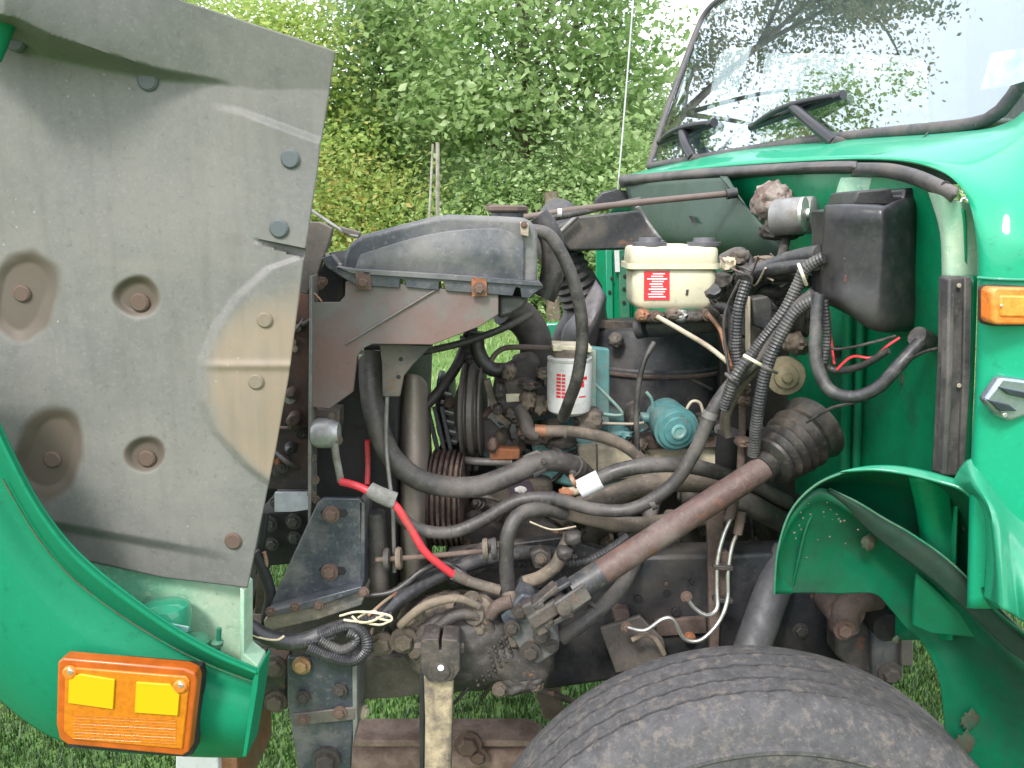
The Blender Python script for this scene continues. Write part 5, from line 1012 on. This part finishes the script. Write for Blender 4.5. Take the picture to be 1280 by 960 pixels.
# small filler fittings in dark zones: real bolts, clips and stubs
def fittings(n, u0, u1, v0, v1, Y0, Y1, mats, par):
    for k in range(n):
        u, v, Y = random.uniform(u0, u1), random.uniform(v0, v1), random.uniform(Y0, Y1)
        q = random.random(); m_ = random.choice(mats)
        if q < .35: bolt(par, m_, u, v, Y, random.uniform(3, 7), kind='stud', axis=(random.uniform(-.5, .5), 1, random.uniform(-.5, .5)))
        elif q < .7:
            a_ = random.uniform(0, 3.14); l = random.uniform(10, 32)
            tube('small_pipe', par, m_, random.uniform(1.6, 4.5), [(u-l*math.cos(a_), v-l*math.sin(a_), Y), (u+random.uniform(-6, 6), v+random.uniform(-6, 6), Y-.02), (u+l*math.cos(a_), v+l*math.sin(a_)*.8, Y+.02)], seg=8)
        else: blob('small_casting', par, m_, (u, v, Y), (random.uniform(5, 14), .03, random.uniform(5, 12)), .4, 3, 2, sq=random.choice([2, 3, 5]), rot=random.uniform(-1, 1))
fittings(46, 690, 1000, 600, 700, 1.8, 1.95, [grease, grease, darkg, grease_t, rustm, blackm], eng)
fittings(22, 590, 700, 520, 600, 1.85, 1.92, [grease, grease_t, rustb, darkg, teal], eng)
fittings(24, 590, 720, 625, 690, 1.72, 1.82, [grease, grease_t, darkg, blackm], eng)
fittings(14, 780, 910, 522, 565, 1.9, 2.0, [grease, darkg, teal, blackm], eng)
fittings(24, 890, 1000, 350, 560, 1.72, 1.9, [darkg, grease, blackm, rustm], eng)
fittings(12, 460, 700, 745, 870, 1.5, 1.58, [grease, grease_t, blackm], gear)
fittings(12, 325, 385, 380, 610, 1.605, 1.62, [blackm, rustm, darkg], cond)

# ---------- fender extension behind the wheel
green_fe = M('green_fender_shaded', (.001, .095, .044), (.01, .055, .03), .4, 4, rough=.4, coat=.08, spec=.3, bump=.04, var=.1)  # truck green again, with the recess shade put into a darker colour
fe_lip = [(968, 742, 1.33), (972, 690, 1.32), (988, 640, 1.31), (1020, 606, 1.29), (1062, 588, 1.27), (1110, 587, 1.25), (1160, 597, 1.22), (1200, 608, 1.19), (1226, 634, 1.17), (1233, 680, 1.16), (1231, 746, 1.15), (1290, 800, 1.13), (1360, 860, 1.1)]
fe_rdg = [(990, 742, 1.34), (998, 700, 1.33), (1012, 650, 1.33), (1040, 618, 1.33), (1075, 640, 1.33), (1105, 662, 1.32), (1135, 680, 1.31), (1165, 705, 1.29), (1195, 735, 1.27), (1225, 765, 1.25), (1255, 795, 1.23), (1300, 835, 1.2), (1370, 890, 1.17)]
def mid(a, b, t, dy): return [(p[0]+(q[0]-p[0])*t, p[1]+(q[1]-p[1])*t, p[2]+(q[2]-p[2])*t+dy*min(1, i/4)) for i, (p, q) in enumerate(zip(a, b))]
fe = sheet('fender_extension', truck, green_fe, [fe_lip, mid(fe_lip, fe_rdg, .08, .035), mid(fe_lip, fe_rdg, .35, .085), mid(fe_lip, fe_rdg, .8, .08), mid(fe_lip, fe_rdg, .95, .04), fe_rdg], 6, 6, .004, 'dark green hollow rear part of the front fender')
fe_low = [(969, 742, 1.34), (985, 741, 1.34), (1015, 741, 1.34), (1050, 742, 1.345), (1092, 742, 1.35), (1112, 760, 1.35), (1132, 784, 1.35), (1150, 800, 1.35), (1168, 830, 1.34), (1176, 860, 1.33), (1180, 900, 1.32), (1184, 960, 1.31), (1190, 1060, 1.3)]
fe_r2 = [(972, 690, 1.325), (988, 645, 1.32), (1018, 612, 1.32), (1042, 616, 1.32), (1075, 640, 1.315), (1105, 662, 1.31), (1135, 680, 1.30), (1165, 705, 1.28), (1195, 735, 1.26), (1225, 765, 1.24), (1255, 795, 1.22), (1300, 835, 1.19), (1370, 890, 1.16)]
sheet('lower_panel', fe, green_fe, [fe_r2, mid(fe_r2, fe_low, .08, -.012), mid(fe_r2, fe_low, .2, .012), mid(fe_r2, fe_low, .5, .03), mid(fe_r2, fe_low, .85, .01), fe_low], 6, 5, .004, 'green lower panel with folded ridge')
frd = M('dusty_fold', (.008, .035, .022), (.022, .04, .026), .5, 12, rough=.85, bump=.2)
fA = [(1036, 611), (1072, 628), (1105, 648), (1140, 668), (1185, 700), (1240, 752), (1290, 800), (1360, 862)]
fB = [(1038, 618), (1068, 645), (1097, 672), (1128, 696), (1170, 728), (1222, 776), (1272, 822), (1345, 882)]
fy = [1.325, 1.31, 1.305, 1.295, 1.27, 1.23, 1.2, 1.16]
sheet('fold_ridge', fe, frd, [[(p[0], p[1], y_+.0) for p, y_ in zip(fA, fy)], [((p[0]*2+q[0])/3, (p[1]*2+q[1])/3, y_-.013) for p, q, y_ in zip(fA, fB, fy)], [(q[0], q[1], y_+.0) for q, y_ in zip(fB, fy)]], 6, 5, .004, 'dark dusty folded ridge across the fender liner')
tube('ridge_edge', fe, green_dust, 1.6, [(p[0], p[1], y_-.006) for p, y_ in zip(fA, fy)], wob=.2)
tube('rolled_lip', fe, green_dust, 1.5, fe_lip[0:5], wob=.05)
sheet('lip_band', fe, green, [[(1050, 590, 1.27), (1090, 583, 1.26), (1130, 584, 1.24), (1175, 594, 1.21), (1206, 606, 1.19), (1228, 632, 1.17)], [(1050, 590.5, 1.27), (1090, 588, 1.252), (1130, 593, 1.23), (1172, 603, 1.2), (1204, 614, 1.18), (1224, 636, 1.168)]], 6, 4, .005)
tube('rolled_lip', fe, green, 1.6, fe_lip[8:11], 'pale worn rolled lip of the fender', wob=.05)
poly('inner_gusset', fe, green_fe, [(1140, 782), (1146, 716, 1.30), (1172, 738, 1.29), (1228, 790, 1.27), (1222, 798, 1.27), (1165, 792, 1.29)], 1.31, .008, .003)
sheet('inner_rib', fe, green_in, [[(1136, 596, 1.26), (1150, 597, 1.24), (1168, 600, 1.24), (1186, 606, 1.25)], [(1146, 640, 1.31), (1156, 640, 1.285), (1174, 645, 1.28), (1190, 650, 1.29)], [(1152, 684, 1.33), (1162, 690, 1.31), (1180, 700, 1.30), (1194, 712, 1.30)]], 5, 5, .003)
sheet('outer_flare', fe, green, [
    [(1190, 604, 1.195), (1214, 574, 1.17), (1250, 602, 1.16), (1300, 652, 1.15), (1360, 700, 1.14)],
    [(1207, 613, 1.18), (1222, 606, 1.13), (1262, 640, 1.135), (1305, 690, 1.11), (1365, 740, 1.09)],
    [(1228, 638, 1.165), (1240, 642, 1.09), (1262, 668, 1.1), (1300, 730, 1.07), (1365, 780, 1.05)],
    [(1234, 690, 1.15), (1248, 700, 1.06), (1265, 715, 1.08), (1300, 765, 1.04), (1365, 820, 1.02)],
    [(1231, 746, 1.14), (1252, 760, 1.04), (1272, 772, 1.06), (1300, 792, 1.02), (1365, 850, 1.0)]], 8, 8, .004, 'shiny bright green outer flare of the fender')
for u, v, r in ((1086, 678, 8), (1120, 800, 4), (1212, 900, 10), (1205, 930, 12), (1205, 660, 3), (1232, 815, 6)): blob('rust_spot', fe, rspot, (u, v, 1.325 if u < 1130 else (1.29 if v > 790 else 1.3)), (r, .003, r*1.3), .5, 3, 3)
for k in range(60):
    u = random.gauss(1010, 25); v = random.gauss(640, 22)
    if u < 985 or v < np.interp(u, [985, 1020, 1060, 1080], [652, 622, 640, 665]) or v > 735: continue
    blob('dry_mud', fe, TANm if 'TANm' in globals() else grease_t, (u, v, 1.312), (random.uniform(.8, 2.2), .001, random.uniform(.6, 1.5)), .4, 3, 1)
# shock, spring parts
sh = tube('shock_absorber', truck, M('shock_body', (.07, .07, .075), (.03, .03, .035), .5, 6, rough=.5, bump=.15), 22, [(988, 690, 1.62), (965, 740, 1.58), (940, 810, 1.53), (925, 850, 1.5)], 'grey shock absorber tube behind the tyre', wob=.02, seg=24)
sp = poly('spring_mount', truck, blackm, [(1045, 770), (1100, 775), (1105, 830), (1080, 850), (1045, 820)], 1.55, .1, .006, 'blue black spring mount')
poly('spring_clamp', sp, bluem, [(1090, 785), (1132, 790), (1130, 850), (1092, 850)], 1.53, .08, .006)
poly('spring_clamp', sp, brownp, [(1126, 790), (1142, 792), (1142, 833), (1126, 833)], 1.52, .05, .003)
lathe('shackle_eye', sp, rustm, P(1060, 768, 1.5), (0, 1, 0), [(0, .034), (.005, .038), (.08, .038)], 24)
tube('shackle', sp, rustm, 18, [(1055, 785, 1.5), (1060, 755, 1.5), (1095, 745, 1.52)], 'rusty spring shackle', wob=.2)
lathe('bushing', sp, black, P(1110, 785, 1.5), (0, 1, 0), [(0, .02), (0, .03), (.05, .03)], 24)
bolt(sp, rustb, 1055, 787, 1.47, 9); bolt(sp, grease, 1112, 842, 1.5, 10); bolt(sp, blackm, 1000, 788, 1.6, 7)
poly('inner_plate', truck, black, [(985, 740), (1045, 740), (1045, 815), (960, 815)], 1.64, .02, .003)

# ---------- wheel
WR = .515; WC = V((.442, 1.2, WR)); yo, yi = 1.165, 1.405
wheel = empty('front_wheel', (WC.x, WC.y, 0), truck, 'large worn front tyre')
def tyre():
    prof = []   # (y, r)
    W_ = yi-yo
    prof += [(yo+.05, .27), (yo+.03, .30), (yo+.018, .31), (yo+.015, .325), (yo+.002, .36), (yo-.008, .40), (yo-.008, .435), (yo-.012, .44), (yo-.012, .447), (yo-.004, .45), (yo+.004, .475), (yo+.012, .49), (yo+.016, .493), (yo+.02, .5), (yo+.028, .506)]
    g = [.055, .095, .135, .175]
    for q in g: prof += [(yo+q-.0045, .5125), (yo+q-.0034, .5125), (yo+q-.0028, .49), (yo+q+.0028, .49), (yo+q+.0034, .5125), (yo+q+.0045, .5125)]
    prof += [(yi-.03, .507), (yi-.015, .5), (yi, .47), (yi+.005, .42), (yi-.02, .3), (yi-.05, .27)]
    prof = [(y, r*WR/.5125) for y, r in prof]
    n = 420; vs = []; fs = []; K = len(prof)
    for k in range(n):
        a = 2*math.pi*k/n
        for i, (y, r) in enumerate(prof):
            y2 = y+(.0017*math.sin(a*58)+.0009*math.sin(a*131+1)) if 15 <= i < 15+6*4 else y
            if i in (12, 13): r += -.003 if (k % 7 == 0) else 0
            vs.append((WC.x+r*math.sin(a), y2, WC.z+r*math.cos(a)))
    for k in range(n):
        for i in range(K-1): fs.append([k*K+i, ((k+1) % n)*K+i, ((k+1) % n)*K+i+1, k*K+i+1])
    m = M('tyre_rubber', (.06, .059, .063), (.125, .11, .1), .3, 45, rough=.85, bump=.5, bscale=80, rust=(.09, .084, .082), ramt=.15, var=.3)
    return link('tyre', fix(frm(vs, fs, 'tyre')), m, wheel, smooth=35)
tyre()
lathe('rim', wheel, alu, (WC.x, yo+.06, WC.z), (0, 1, 0), [(0, .285), (.01, .27), (.03, .25), (.08, .24), (.1, .1), (.06, .09), (.06, 0)], 64)
tube('sidewall_ring', wheel, M('dusty_ring', (.3, .27, .23), (.2, .18, .17), .5, 15, rough=.9), .004, [(WC.x+.405*math.sin(a), yo-.009, WC.z+.405*math.cos(a)) for a in [i*2*math.pi/40 for i in range(41)]], world=True, seg=6)
